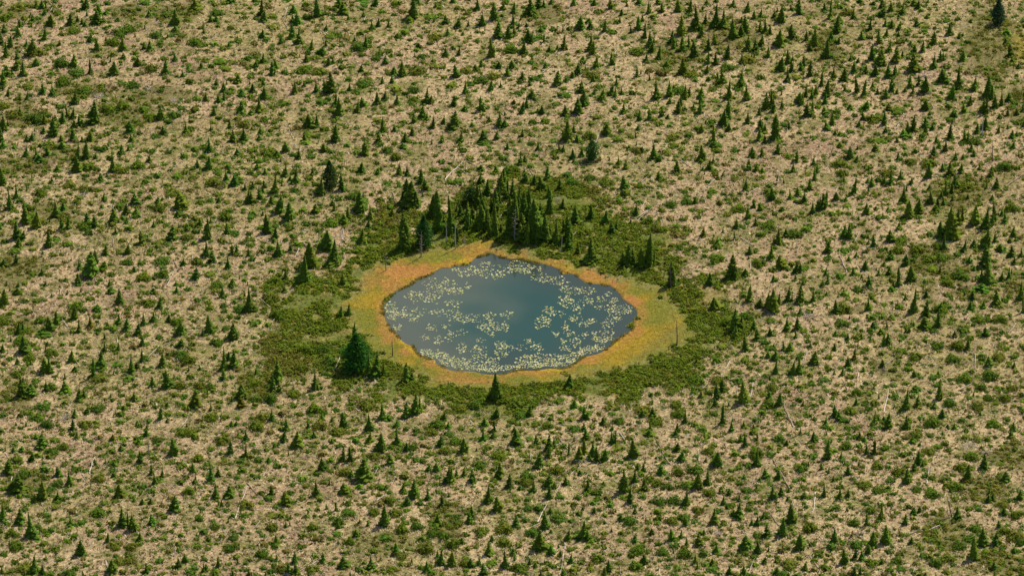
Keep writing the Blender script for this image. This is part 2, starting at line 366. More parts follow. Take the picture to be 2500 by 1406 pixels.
(0, 2): "5 19 18 9,18 9 9 9,108 8 8 9,117 18 16 8,150 8 7 7,156 21 12 6,173 8 9 8,185 5 5 6,73 33 15 8,96 25 9 10,77 45 14 7,88 40 13 8,55 39 15 8,48 45 16 9,18 48 14 9,23 44 9 6,42 49 9 13,116 37 12 8,124 43 14 8,105 40 7 5,140 39 14 8,150 36 12 9,135 48 13 8,165 35 9 6,177 48 16 8,139 59 13 8,177 60 10 8,102 52 7 5,46 58 6 5,23 66 19 12,3 65 10 7,17 76 11 6,43 85 17 9,48 85 18 8,70 74 14 7,73 83 7 6,91 88 21 6,99 80 19 12,102 64 11 6,115 62 9 4,128 84 20 8,134 81 9 7,139 74 14 6,159 77 14 8,154 64 6 5,163 99 18 10,149 97 11 6,21 108 20 8,23 100 13 9,31 108 14 11,45 103 12 8,63 104 13 9,77 111 13 8,82 108 10 5,131 112 9 8,190 117 18 10,147 114 5 4,163 116 6 4,157 130 14 6,163 132 5 4,134 135 6 5,85 124 8 6,73 127 9 5,121 120 6 6,71 140 12 6,143 140 8 6,198 48 10 4,195 81 5 4",
(1, 2): "147 62 27 7,17 12 13 9,43 25 25 10,78 7 8 8,28 52 18 10,4 46 19 9,19 82 24 9,23 72 10 6,29 79 18 9,19 90 12 7,71 92 22 10,67 101 15 7,73 103 11 6,108 100 19 9,36 110 17 11,35 118 12 9,133 30 13 6,140 28 12 6,160 88 22 10,167 89 24 10,174 87 16 6,197 93 20 8,65 131 13 8,6 120 10 4,31 136 7 7,26 136 7 6,80 141 14 9,101 138 10 6,114 130 7 5,124 131 7 5,135 138 17 9,173 130 18 9,160 141 18 10,188 137 9 8,187 141 7 4,198 127 16 8,125 141 4 4",
(2, 2): "2 92 10 7,83 111 28 11,156 99 15 9,5 124 21 8,10 122 16 8,34 130 10 8,38 139 9 8,85 130 14 8,117 126 13 8,73 137 10 8,83 141 13 4,72 141 6 5,102 141 7 4,161 119 11 8,171 129 14 8,188 136 10 9,170 140 9 5,198 140 6 4",
(3, 2): "131 15 18 7,142 22 11 7,150 22 16 8,154 25 24 10,160 19 14 5,169 16 16 7,182 16 18 8,173 15 9 4,194 15 12 5,181 27 8 5,97 24 14 10,117 45 24 10,123 44 16 7,118 51 13 7,136 42 10 5,139 52 12 7,127 63 16 7,168 43 13 7,178 42 14 6,177 50 11 4,152 50 11 9,172 64 11 8,165 62 9 4,155 60 6 6,157 72 11 7,150 70 8 6,195 77 15 9,174 87 16 8,180 86 19 8,157 86 17 7,105 103 14 8,99 110 16 7,98 117 10 6,84 109 10 7,125 115 24 11,105 134 21 6,27 128 8 6,37 128 11 8,69 133 16 6,151 110 10 6,161 117 15 7,184 117 7 5,61 141 9 5,35 141 13 6,114 141 11 6,126 138 9 7,136 141 8 7,76 100 3 3,36 107 5 4,80 75 7 4,192 95 5 6,191 60 6 4,73 6 6 5,82 11 6 6,80 26 6 9",
(4, 2): "70 6 7 8,7 9 6 4,16 27 14 8,48 24 14 8,92 27 26 8,84 14 8 5,104 12 11 7,104 30 17 7,149 13 11 7,147 24 11 8,160 22 10 8,158 6 10 12,173 18 16 8,196 14 20 8,199 25 16 4,71 17 4 3,70 32 6 6,53 31 7 5,53 41 8 7,66 40 6 3,118 26 11 8,116 40 18 7,102 43 14 11,92 39 5 4,85 45 9 5,88 45 6 4,16 48 7 5,28 52 8 6,41 51 7 5,60 48 8 8,63 58 14 5,67 58 13 7,15 63 9 5,47 63 6 3,132 50 8 6,162 50 11 8,145 62 13 6,34 73 15 7,28 79 11 6,23 87 11 6,43 83 6 5,62 79 9 6,164 79 12 8,190 80 7 5,93 89 8 6,116 88 7 5,118 94 5 5,117 110 19 7,85 121 23 9,97 117 12 7,94 103 8 10,36 116 10 6,15 128 13 7,19 131 12 7,6 136 11 6,54 135 15 8,58 130 6 4,68 138 16 8,63 131 6 5,86 140 16 9,120 128 10 7,112 119 8 6,116 132 5 4,113 135 4 3,132 140 9 7,125 139 6 5,189 141 10 6,157 125 6 4,143 141 4 3",
(0, 3): "42 18 15 10,75 10 10 8,110 11 8 6,143 7 9 7,135 15 8 6,169 26 18 10,118 21 8 8,22 22 7 6,13 22 7 5,32 31 10 6,9 43 15 9,137 33 13 7,57 45 11 7,68 55 16 9,18 63 20 14,42 69 20 10,33 71 10 9,56 70 11 8,111 47 9 8,111 36 7 6,148 44 12 6,151 54 14 8,158 46 9 5,188 42 11 6,116 67 15 10,139 73 7 5,147 73 7 5,131 70 5 5,170 80 17 10,148 93 12 8,119 95 19 8,125 94 15 6,130 100 17 10,2 89 17 7,20 92 16 10,30 106 26 13,69 94 12 8,105 110 10 5,137 109 10 9,80 124 17 9,34 141 20 12,42 141 12 8,109 141 16 10,143 141 12 8,175 135 12 7,181 130 9 7,199 138 11 5,2 140 8 5,95 64 6 4",
(1, 3): "41 11 13 8,26 24 15 7,40 28 15 8,48 14 5 4,33 5 5 4,63 32 7 6,78 11 11 7,90 17 17 11,107 7 7 5,126 5 6 5,124 13 8 5,114 40 14 9,135 31 16 6,142 31 15 6,143 47 9 6,156 52 24 16,172 22 20 10,161 13 13 10,187 15 16 9,197 21 10 6,181 34 13 8,6 51 15 8,13 46 9 6,11 67 16 9,25 67 14 10,65 64 11 6,109 65 17 9,78 74 15 10,136 64 13 12,151 59 7 8,194 61 10 6,176 95 22 10,128 78 10 3,130 96 9 4,147 105 10 7,151 93 7 5,159 94 7 4,70 111 10 7,76 106 6 6,186 121 13 7,22 120 8 6,13 134 14 7,2 138 9 8,135 135 13 11,162 136 14 10,116 129 11 6,88 130 12 7,89 140 11 7,82 141 13 8,70 127 5 4,177 58 6 4,142 141 5 2,198 75 10 8",
(2, 3): "31 16 13 8,53 23 16 9,72 11 12 10,82 8 9 8,103 15 17 11,123 14 11 6,136 20 17 8,136 28 14 8,141 17 10 5,171 10 12 7,197 14 15 6,155 24 13 4,127 37 16 9,165 31 16 8,170 24 16 7,178 27 18 9,182 31 16 7,191 31 13 8,176 30 7 5,19 40 8 6,26 42 11 8,38 52 18 9,41 53 17 8,46 45 8 4,53 45 11 7,62 53 14 8,88 47 16 9,97 58 15 8,121 62 14 9,137 57 15 9,141 58 8 5,152 55 10 7,174 60 15 8,5 68 20 11,18 69 14 7,32 76 14 8,38 66 5 5,77 73 20 10,86 81 17 10,136 69 14 8,137 82 9 7,108 59 6 5,189 55 6 4,166 45 6 6,61 87 15 6,58 91 11 7,27 91 11 7,103 94 11 7,131 97 17 8,126 118 22 13,155 108 13 9,170 108 21 13,174 108 12 6,138 100 5 4,180 82 8 5,190 91 5 4,197 99 6 3,169 78 3 3,51 111 7 5,80 109 8 5,77 123 16 10,101 122 9 6,138 122 11 8,147 123 6 5,31 132 17 9,42 133 16 9,27 124 8 4,93 135 21 9,59 134 10 8,68 131 11 6,72 141 13 8,17 138 12 6,157 130 12 7,194 138 13 7,117 131 7 4,123 134 7 6,128 141 7 4,151 141 7 6,114 141 4 3",
(3, 3): "34 8 9 10,60 7 9 9,1 13 14 4,18 28 19 10,62 21 10 7,66 31 12 8,123 11 9 5,127 16 14 6,135 5 7 9,168 15 7 5,194 12 11 8,101 36 16 9,139 36 19 9,126 27 5 5,23 39 9 4,28 41 11 6,45 44 12 9,19 52 16 7,11 62 25 9,15 72 16 7,29 60 14 8,82 58 18 9,91 54 19 8,70 74 18 9,147 47 11 8,160 48 11 7,127 47 6 4,142 50 5 5,154 68 15 8,162 65 11 7,170 61 6 6,112 63 8 5,104 61 8 6,106 73 11 7,122 69 9 5,110 76 5 4,97 91 16 8,121 86 16 9,116 84 8 6,69 93 11 6,172 91 20 10,164 104 20 8,145 87 10 6,139 93 10 6,134 93 8 6,150 104 14 8,185 67 8 7,169 69 5 4,105 92 5 4,6 89 8 6,20 81 7 5,37 102 8 6,56 108 14 8,65 106 10 7,70 114 12 6,20 109 9 6,30 109 5 4,87 101 6 4,128 119 17 14,140 121 13 8,180 117 17 10,186 112 5 5,82 113 13 8,99 121 11 9,79 130 10 6,81 135 9 5,95 131 8 5,29 131 12 9,60 134 5 5,147 130 8 6,150 118 8 3,157 128 5 3,186 137 9 7,158 141 10 7,126 141 10 6,112 141 10 6",
(4, 3): "8 29 19 8,40 10 9 7,44 12 6 5,91 13 8 7,98 16 5 5,54 24 17 6,46 24 11 5,187 9 12 9,120 5 4 4,158 19 5 4,21 28 8 5,2 39 8 4,28 44 10 7,96 35 16 7,92 41 10 6,101 36 7 5,86 53 16 9,145 50 17 8,161 38 15 8,181 52 12 10,14 50 7 5,5 65 13 5,20 67 12 6,28 66 8 6,68 59 6 6,61 88 18 8,27 79 6 3,92 82 8 6,98 81 7 5,84 93 12 6,134 88 13 8,165 72 9 6,169 70 9 5,196 69 11 7,180 85 9 8,46 93 14 5,65 112 20 10,52 115 17 9,48 121 11 7,15 110 16 7,24 131 16 8,35 125 11 5,41 127 12 8,90 111 8 5,159 114 19 10,150 128 24 10,172 113 15 8,175 97 10 7,190 120 7 7,170 138 11 10,61 131 7 6,34 141 10 5,40 141 11 5,99 124 5 3,104 141 5 3,129 129 5 4",
}
# soft-needled larches and rounded trees
LARCHES = {(4, 0): "174 27 25 13", (1, 1): "122 46 28 15", (2, 1): "178 18 20 12,60 62 18 16,14 104 32 16", (1, 2): "148 83 37 24"}
# shrubs: centre x, centre y, width, height
SHRUBS = {
(0, 0): "72 31 12 9,126 30 14 10,117 34 14 10,60 64 12 14,130 75 20 8,148 68 12 14,100 31 16 6,152 36 12 9,62 82 14 12,82 90 14 10,102 84 16 12,160 92 26 12,148 98 16 9,119 83 9 8,130 85 12 8,125 115 18 12,105 108 14 10,120 105 14 8,147 115 12 9,75 73 14 8,15 97 16 10,60 105 10 8,190 43 14 9,184 81 9 9,170 113 12 9,186 126 10 8,37 53 14 10,27 86 12 8,35 118 14 14,12 114 12 8,192 97 10 8,110 43 14 8,200 60 9 7,20 6 12 6,37 19 9 6,56 13 10 6,86 8 14 8,142 4 12 6,150 10 10 6,162 17 9 7,4 18 12 8,3 105 12 9,140 108 12 7,190 108 10 7",
(1, 0): "12 14 12 8,20 68 12 6,10 45 9 6,42 36 18 6,15 62 14 6,27 62 9 5,62 8 8 6,66 28 12 5,65 48 6 5,65 54 5 5,86 54 9 6,108 57 10 6,95 69 14 8,112 70 14 7,100 18 10 8,122 36 10 6,131 35 9 5,138 38 8 5,150 48 14 10,170 53 9 6,182 44 20 8,195 33 10 6,134 66 9 8,138 53 9 6,155 82 14 8,152 34 9 6,138 30 7 5,193 12 9 6,186 4 12 6,88 92 16 9,77 101 12 6,113 100 11 7,58 117 10 8,75 112 7 6,100 105 18 8,90 125 10 9,116 126 10 7,101 132 12 6,74 117 9 5,38 122 12 10,122 108 8 6,64 128 7 5,25 78 8 6,24 92 9 6,185 114 16 8,186 88 14 6,161 139 22 9,170 119 12 7,47 54 7 5,45 95 9 6,148 90 10 8",
(2, 0): "72 52 15 10,98 49 14 9,150 57 18 7,82 75 12 8,60 82 10 8,40 84 12 7,70 79 14 9,85 90 20 7,25 37 14 7,20 17 12 6,13 56 10 8,6 70 14 9,34 72 16 8,107 91 10 6,134 130 16 9,20 133 22 10,120 119 10 8,150 93 14 6,142 102 9 5,118 61 8 6,178 74 14 8,55 70 12 8,120 77 10 7,140 29 9 7,127 36 9 5,56 14 8 5,46 9 7 5,30 15 7 5,66 40 7 5,55 41 6 4,24 65 10 6,170 10 14 9,183 115 10 7,185 12 10 7,198 32 10 8,175 133 14 8,185 85 11 6,132 118 10 7,4 88 10 10,5 97 12 6",
(3, 0): "22 52 14 8,38 17 9 6,40 23 5 4,12 66 22 8,34 70 10 7,50 70 10 8,75 74 14 8,110 67 12 10,130 60 14 8,25 138 18 8,70 122 8 5,72 133 10 6,43 122 9 7,54 124 6 5,20 99 16 6,17 92 9 6,30 106 7 5,95 120 10 8,57 135 14 7,142 77 9 9,85 60 9 8,140 85 7 5,178 77 10 6,3 137 10 7,95 88 9 7,46 73 12 7,162 88 8 6,38 110 8 5,64 90 14 10,115 96 8 6,195 135 8 6",
(4, 0): "20 8 10 7,140 47 20 10,155 60 30 12,165 75 30 12,170 10 30 10,165 40 30 14,28 13 12 10,30 97 18 8,27 123 16 8,52 118 14 8,58 117 12 6,75 111 14 6,95 102 18 6,10 55 18 12,124 66 9 6,85 31 9 5,104 27 9 5,125 21 9 5,36 46 8 6,17 110 9 6,14 41 10 7,126 105 9 6,50 138 9 6,68 136 10 5,155 12 14 8,190 84 16 10,152 139 14 8,80 42 10 6,127 118 10 5,60 138 14 5",
(0, 1): "86 24 12 9,84 45 12 9,110 46 16 10,56 51 18 7,40 49 14 10,135 22 14 10,163 84 22 14,183 92 12 9,66 98 12 7,142 38 9 8,163 42 10 7,188 34 11 8,118 27 12 9,20 22 28 12,89 91 16 7,110 97 18 7,124 116 12 9,158 128 13 9,158 115 14 10,137 117 8 7,140 131 14 8,32 126 10 9,46 115 16 7,60 62 20 12,83 81 14 9,192 115 12 12,168 49 14 7,181 71 10 7,14 105 10 8,180 13 8 7,190 6 9 6,160 20 7 5,155 64 14 8,68 41 12 8,116 62 12 7,149 46 8 6,198 13 8 8,196 58 10 8,75 102 16 8,30 113 20 8,12 130 24 12,100 6 14 6,5 95 10 8,20 34 22 8,172 33 12 7,190 73 9 6,109 128 8 5,98 133 6 5,117 107 8 6,146 104 7 9,187 80 10 8,52 108 8 5",
(1, 1): "47 7 10 7,37 13 8 6,103 13 10 6,123 8 8 6,148 9 9 6,178 7 12 10,186 14 10 10,139 2 8 6,158 53 20 9,145 52 14 10,8 39 14 9,16 48 16 8,5 67 9 9,45 29 8 7,96 66 10 6,122 79 14 8,84 83 10 8,99 79 9 8,35 80 20 9,20 72 14 10,24 66 9 6,47 69 8 7,12 101 16 9,30 88 10 7,43 94 10 6,87 95 8 6,115 90 7 7,5 128 12 7,21 130 10 6,40 130 16 14,65 124 7 6,68 134 14 8,12 138 14 8,110 127 20 10,150 110 20 14,160 104 18 14,170 90 20 14,181 62 10 8,178 39 10 6,64 103 9 9,190 42 6 6,62 9 14 9,10 17 8 5,31 31 7 5,53 39 8 5,69 24 7 6,113 60 5 4,36 120 6 5,72 128 9 6,92 100 14 6",
(2, 1): "47 38 12 6,24 26 9 7,31 18 8 6,36 26 7 7,58 14 8 6,52 7 10 8,72 12 6 5,91 15 10 7,38 26 7 7,153 31 10 7,158 37 12 9,176 33 11 9,160 52 18 10,180 53 24 12,192 38 14 10,170 86 14 10,60 37 6 5,25 55 18 9,142 14 9 8,148 70 20 12,180 88 18 12,190 105 20 14,170 130 16 9,110 30 20 14,100 26 14 10,40 38 10 6",
(3, 1): "71 44 18 14,70 56 12 9,70 67 16 10,45 51 9 8,55 59 12 10,33 75 11 9,42 83 12 8,61 81 9 6,61 89 11 8,103 57 8 9,109 69 9 7,46 65 8 7,124 29 9 6,118 34 8 5,149 80 14 7,144 89 10 9,95 46 12 5,72 112 16 8,78 101 7 7,99 101 9 9,141 117 12 10,176 88 14 10,186 84 10 8,51 8 12 6,58 2 12 6,152 48 14 7,160 56 9 7,23 7 12 9,83 16 10 7,100 7 10 6,24 41 12 6,10 49 12 7,90 113 18 8,100 112 14 8,60 100 20 18,48 108 18 14,190 80 10 8,186 83 8 6,170 70 8 6,121 63 14 8,10 69 10 6,84 65 9 6,60 12 5 5,170 12 10 8,145 32 7 6,188 29 7 5,163 47 7 5,112 57 6 5,24 57 8 6,118 6 9 7,172 118 8 6,180 56 9 7",
(4, 1): "20 20 14 9,22 29 12 8,47 23 10 8,66 29 14 9,107 20 14 9,89 18 12 8,180 23 14 14,145 34 20 8,15 80 16 12,12 68 9 6,55 49 10 8,45 48 8 6,70 45 8 6,92 80 16 8,58 72 9 8,27 60 9 5,20 67 8 6,35 101 10 6,25 104 14 6,130 28 6 5,136 128 14 12,107 113 14 8,110 122 12 7,120 112 14 8,95 104 14 9,80 95 14 7,125 136 12 9,20 130 10 8,115 100 10 10,185 58 20 10,188 64 14 8,100 51 20 8,192 24 10 8,60 104 7 6,142 42 14 10,77 104 12 9,45 90 9 6,97 138 22 9,180 125 16 8,61 110 8 6",
(0, 2): "13 136 20 10,28 23 11 8,35 13 9 6,74 18 14 9,42 31 10 8,29 69 11 9,10 100 18 12,10 112 18 10,176 65 14 9,183 70 14 12,176 95 12 10,195 95 12 10,186 86 10 9,83 133 13 14,95 118 12 12,97 88 16 7,125 88 13 6,142 79 10 7,46 133 12 12,29 122 10 8,40 49 18 12,24 13 9 6,33 6 8 5,87 11 9 5,145 15 14 9,188 20 8 7,94 28 10 7,125 28 7 5,134 27 7 5,172 34 10 10,87 58 7 6,82 53 8 6,110 40 12 6,60 45 6 5,71 55 7 6,110 57 9 6,131 58 9 7,155 48 9 6,4 33 14 10,40 32 12 8,20 52 14 9,50 64 14 7,96 102 10 6,104 98 9 5,112 97 7 5,42 116 14 8,63 112 7 5,140 118 8 5,117 131 8 6,106 138 8 6,125 127 6 5,20 125 8 7,36 127 14 9,3 125 9 8,17 84 12 8,36 91 10 7,50 97 12 8,119 104 7 7,117 123 10 8,154 109 8 7,173 78 7 5,164 123 8 7,185 140 12 8,181 116 10 9,126 107 8 6,161 84 8 9,115 75 10 7",
(1, 2): "64 10 15 13,54 47 19 16,48 34 12 7,73 27 14 14,37 60 18 12,57 84 20 18,19 104 18 13,122 71 14 14,94 78 12 10,78 62 26 14,94 40 18 16,42 73 10 9,56 126 13 12,64 108 14 14,107 117 14 16,87 103 12 11,124 97 20 11,124 108 18 12,158 114 16 10,6 126 14 10,5 96 10 10,137 98 10 8,48 92 14 10,12 53 12 10,18 18 9 7,20 23 7 6,5 20 9 10,20 40 9 6,17 31 6 4,35 21 14 8,50 108 12 8,145 107 12 6,86 114 9 6,92 122 9 7,75 122 10 7,20 125 9 6,32 126 7 6,50 135 16 10,112 134 14 10,105 50 20 10,100 60 16 12,115 60 14 10,125 12 30 16,110 25 30 16,125 25 20 14,130 140 14 9,128 118 8 7,165 94 20 10,175 98 22 12,13 115 8 6,180 126 10 8,5 128 9 9",
(2, 2): "64 114 14 10,50 117 14 8,27 132 16 10,109 124 14 8,124 132 10 8,134 134 12 8,160 137 12 9,92 109 14 10,70 106 14 9,104 112 16 10,120 112 12 8,147 120 9 6,168 117 9 7,193 117 9 8,140 100 18 10,190 102 20 12,20 95 18 8,40 102 18 10,57 102 16 8,107 132 7 6,118 113 10 8,50 136 8 6,22 140 12 8,148 131 7 5,130 124 7 5,137 127 7 6,176 121 8 6,100 130 9 6",
(3, 2): "152 32 10 8,150 58 10 8,127 70 10 9,137 73 7 8,100 71 11 7,110 66 6 5,116 81 8 6,104 58 12 7,147 53 10 8,120 91 14 6,134 90 7 6,100 90 14 8,154 97 12 9,156 90 9 6,140 80 6 4,145 103 10 8,168 100 9 7,182 97 12 8,192 94 8 6,145 122 10 7,138 129 9 8,160 123 9 8,163 107 7 5,180 132 11 7,188 124 10 6,195 128 7 6,195 115 9 7,180 109 9 7,97 122 9 8,60 114 12 9,62 123 14 8,40 130 14 8,28 120 16 8,4 130 12 9,78 133 9 8,86 137 10 8,15 133 6 6,150 114 14 9,184 42 8 7,195 42 7 6,190 23 9 6,70 42 18 14,85 40 20 16,95 34 20 14,80 55 20 12,60 62 24 12,40 72 22 12,70 80 22 12,50 85 20 12,25 90 30 14,40 95 24 12,15 104 22 12,80 90 16 10,128 28 14 8,112 34 16 14,148 86 7 9,180 68 9 8",
(4, 2): "24 21 14 12,22 35 14 7,78 62 12 8,94 67 13 10,86 79 10 9,37 102 11 10,136 76 24 16,141 89 14 10,115 57 12 9,154 116 14 12,127 112 12 14,166 86 14 18,175 68 14 11,54 113 12 8,9 79 9 8,10 68 9 7,135 57 14 12,37 136 9 8,74 106 10 8,110 132 16 12,145 132 22 12,24 7 10 6,38 2 12 8,52 7 9 6,35 32 7 6,62 29 9 6,37 48 10 8,51 30 12 7,23 46 8 7,43 63 8 5,61 65 7 6,46 69 6 6,78 19 10 8,118 22 14 10,140 42 12 8,147 50 10 8,130 31 8 8,155 31 14 7,165 31 10 8,177 31 14 8,135 8 18 9,125 7 10 6,81 48 9 6,88 54 7 5,110 88 9 8,130 70 14 10,158 97 10 10,175 98 10 8,188 98 12 9,182 108 10 12,165 108 10 10,170 133 14 8,183 128 8 8,10 137 9 6,30 120 14 10,25 129 12 8,6 90 12 6,30 94 9 7,15 103 9 7,25 108 7 6,48 103 9 7,84 93 8 6,168 133 9 6,190 67 8 8,182 60 9 6,118 104 6 5,85 137 8 6,197 105 8 9,199 120 8 8",
(0, 3): "62 15 10 10,51 19 13 8,82 16 20 8,70 27 20 8,100 33 18 9,96 46 12 12,96 80 16 8,179 85 18 10,184 59 12 10,176 50 10 9,66 119 22 12,112 112 14 8,195 86 10 8,193 112 9 8,110 90 10 8,16 112 14 12,193 26 11 10,42 110 10 8,66 107 9 6,104 13 7 6,109 19 10 6,120 7 12 6,34 5 8 6,53 9 10 6,83 8 6 5,100 24 9 5,74 37 12 8,82 38 7 5,43 38 12 8,24 42 14 10,16 28 14 9,37 23 10 9,56 52 12 10,44 45 9 9,50 57 10 9,64 59 7 6,5 69 10 7,24 76 10 6,46 82 10 7,39 82 7 7,70 78 9 9,79 89 9 10,60 67 9 8,88 98 8 9,85 59 7 6,104 63 6 7,133 41 6 5,126 29 7 6,150 27 9 7,175 35 9 7,178 2 14 8,147 58 10 8,142 79 7 6,157 92 8 7,168 30 8 6,190 50 7 6,160 58 8 6,165 117 9 8,155 126 10 7,128 113 12 9,126 126 13 8,74 134 8 7,84 131 7 6,68 138 14 8,24 134 16 10,174 110 8 7,176 102 7 6,160 84 7 8,166 65 9 8,153 9 10 10,190 5 10 8,7 90 9 7,115 127 12 12,186 138 12 8,137 60 5 5,54 115 12 8,12 100 14 8,189 133 9 8,150 106 8 6,130 137 7 5",
(1, 3): "37 39 12 7,40 72 14 12,38 82 10 8,28 104 10 12,25 114 12 12,116 78 18 10,66 82 12 7,105 94 12 10,109 105 12 8,94 112 10 7,125 115 20 12,130 88 12 14,74 82 10 8,141 108 11 9,180 68 12 14,194 44 12 8,66 94 12 10,105 134 14 8,176 104 12 8,165 79 12 12,137 40 14 10,192 96 12 14,71 34 10 9,56 120 12 12,168 118 18 10,17 9 14 9,6 17 9 7,52 28 10 6,50 20 10 7,69 12 8 6,60 18 7 6,86 29 5 4,114 22 10 8,123 29 10 8,132 14 10 8,106 14 8 5,116 15 7 5,147 9 9 9,154 18 7 6,165 24 12 9,88 37 6 6,95 47 12 8,85 52 8 5,74 48 6 5,35 54 8 5,98 54 8 6,116 50 8 6,84 60 8 8,86 69 8 7,62 66 11 7,102 70 5 5,112 67 7 6,140 70 9 8,95 66 9 6,141 63 8 6,172 55 12 8,182 40 7 6,96 102 10 6,129 100 12 6,48 90 6 6,10 93 9 14,20 77 8 6,24 42 6 4,10 79 6 5,27 82 7 8,53 98 6 4,46 112 7 6,58 110 10 6,80 117 9 5,122 105 7 5,148 117 7 4,172 71 10 7,186 80 12 10,192 121 14 8,75 134 14 12,65 136 10 9,40 129 6 6,24 129 7 5,57 133 7 8,2 115 8 6,4 105 7 10,150 134 9 8,182 134 12 9,140 80 14 8,25 31 6 7,42 32 7 4,2 32 7 5,175 138 6 4,188 78 8 6,90 81 6 5,99 83 7 6",
(2, 3): "2 15 12 12,34 19 14 9,69 33 14 8,15 78 20 14,42 110 14 16,62 102 20 12,92 95 16 12,92 108 14 14,145 85 16 11,143 39 14 10,130 42 10 8,115 45 14 12,125 76 12 8,183 124 14 10,46 84 9 9,22 100 12 12,107 133 16 10,113 87 8 7,115 76 10 8,16 115 16 16,38 2 12 5,45 10 14 9,20 21 10 6,76 16 12 7,87 24 16 8,84 31 9 6,106 18 8 5,100 30 7 6,111 23 10 7,40 30 10 8,54 26 8 5,117 7 8 7,132 9 8 6,148 26 9 6,185 8 8 6,182 3 8 6,27 45 9 6,11 50 10 7,25 52 7 6,7 27 10 7,13 29 8 7,74 46 6 6,114 51 12 10,147 65 10 6,160 72 8 7,196 41 10 8,105 68 8 6,117 75 6 5,70 98 14 8,33 102 11 10,7 93 12 12,26 92 12 8,55 101 9 8,120 99 14 8,157 88 8 6,184 60 12 8,192 65 7 7,196 73 9 7,190 82 7 6,190 99 9 7,165 100 9 8,140 131 10 6,133 134 8 6,53 129 10 10,57 114 7 6,65 113 8 5,100 115 7 6,20 131 8 7,182 113 7 5,196 120 8 7,22 138 10 6,167 128 8 7,157 115 8 7,160 135 12 8,108 82 9 5,64 37 6 5,183 60 4 4,175 49 7 6,180 103 5 5,12 105 10 8,80 128 14 6,185 77 6 5,95 35 7 5,52 59 7 4",
(3, 3): "160 7 13 11,182 37 12 10,79 37 16 14,44 69 12 10,58 67 14 12,82 77 12 9,42 51 12 10,52 54 12 10,15 87 14 14,60 111 10 8,47 117 12 9,21 131 14 10,93 60 12 12,140 101 10 10,171 129 16 12,191 94 14 14,193 25 10 8,152 22 10 9,68 119 14 14,56 87 12 14,92 19 12 9,62 40 12 12,84 140 10 8,131 75 9 8,162 116 9 8,164 139 14 10,80 7 8 6,79 13 6 5,90 4 10 6,100 4 8 5,114 9 8 6,96 14 8 6,117 22 9 7,121 35 7 6,114 38 7 5,107 40 7 6,102 47 8 6,122 50 8 7,128 57 12 6,37 22 7 5,45 18 8 6,52 16 7 5,51 23 8 5,44 26 7 6,4 16 12 7,34 47 12 8,22 58 10 7,72 52 14 8,28 64 8 7,138 22 14 12,161 17 6 4,130 33 9 6,152 51 7 5,160 37 10 6,165 49 6 6,184 54 8 6,195 56 8 4,190 56 6 4,142 68 9 6,145 63 6 4,178 64 7 6,102 77 9 8,90 72 5 4,42 79 10 7,68 84 12 9,79 83 6 5,124 93 7 6,160 74 5 4,43 109 8 7,32 95 7 6,7 99 8 6,4 106 8 6,20 94 6 5,38 98 4 3,90 104 9 5,87 119 10 9,116 104 7 6,124 116 5 5,139 107 8 5,176 99 8 6,186 87 5 5,180 123 9 7,193 110 6 6,137 129 9 6,136 140 8 6,97 134 12 5,88 129 9 7,52 131 7 5,44 125 6 5,22 116 16 8,33 116 9 6,17 121 8 8,3 128 7 5,60 139 8 5,34 139 9 6,102 139 7 5,178 140 9 8,194 134 8 7,158 122 6 5,120 140 10 8,192 110 7 5,168 113 8 6,15 6 10 6",
(4, 3): "26 15 13 9,57 34 12 9,77 40 14 14,44 53 14 10,57 58 12 9,69 48 11 8,95 57 11 9,133 55 16 9,138 36 14 9,36 111 14 10,79 68 18 12,120 100 20 16,190 102 16 16,191 83 12 10,188 24 20 12,178 30 24 16,160 58 20 16,50 77 12 9,110 62 16 10,82 129 20 14,52 128 14 8,114 128 14 14,170 130 40 18,107 20 14 8,34 89 12 12,81 23 10 6,64 17 10 9,148 25 14 10,196 80 8 10,123 12 8 12,110 46 10 8,94 4 14 8,85 6 10 7,108 4 9 6,115 15 10 6,126 18 8 9,142 6 9 6,154 8 10 7,164 8 8 8,39 15 8 7,39 20 9 5,15 20 10 5,50 4 10 8,29 7 7 4,36 6 9 6,8 11 9 6,88 22 8 6,67 35 7 5,35 36 7 5,41 39 6 5,17 36 7 4,104 44 8 7,102 30 10 8,33 47 7 6,21 54 9 6,47 64 8 6,45 71 7 6,87 74 9 7,103 75 7 6,31 74 7 6,9 77 7 5,21 86 7 5,10 85 7 4,145 76 9 7,156 77 9 8,133 66 9 8,125 54 12 8,120 49 7 6,125 47 7 6,162 68 8 7,178 72 12 9,86 101 6 6,80 101 7 5,97 98 5 5,103 105 6 4,110 107 9 6,118 113 10 6,99 114 7 5,136 112 14 10,147 105 14 8,152 95 14 8,178 119 9 7,27 101 7 5,11 113 12 8,21 113 8 5,8 120 7 5,68 117 9 7,62 127 6 5,76 126 12 9,68 135 10 8,79 134 10 7,95 129 7 5,6 132 12 8,24 139 8 6,48 139 9 6,108 123 10 8,125 124 14 8,125 137 10 8,196 109 10 10,181 98 12 10,55 93 6 5,107 92 6 5,61 72 9 6,167 78 5 5,120 92 9 6,72 83 7 5,92 85 7 5,2 139 7 5",
}
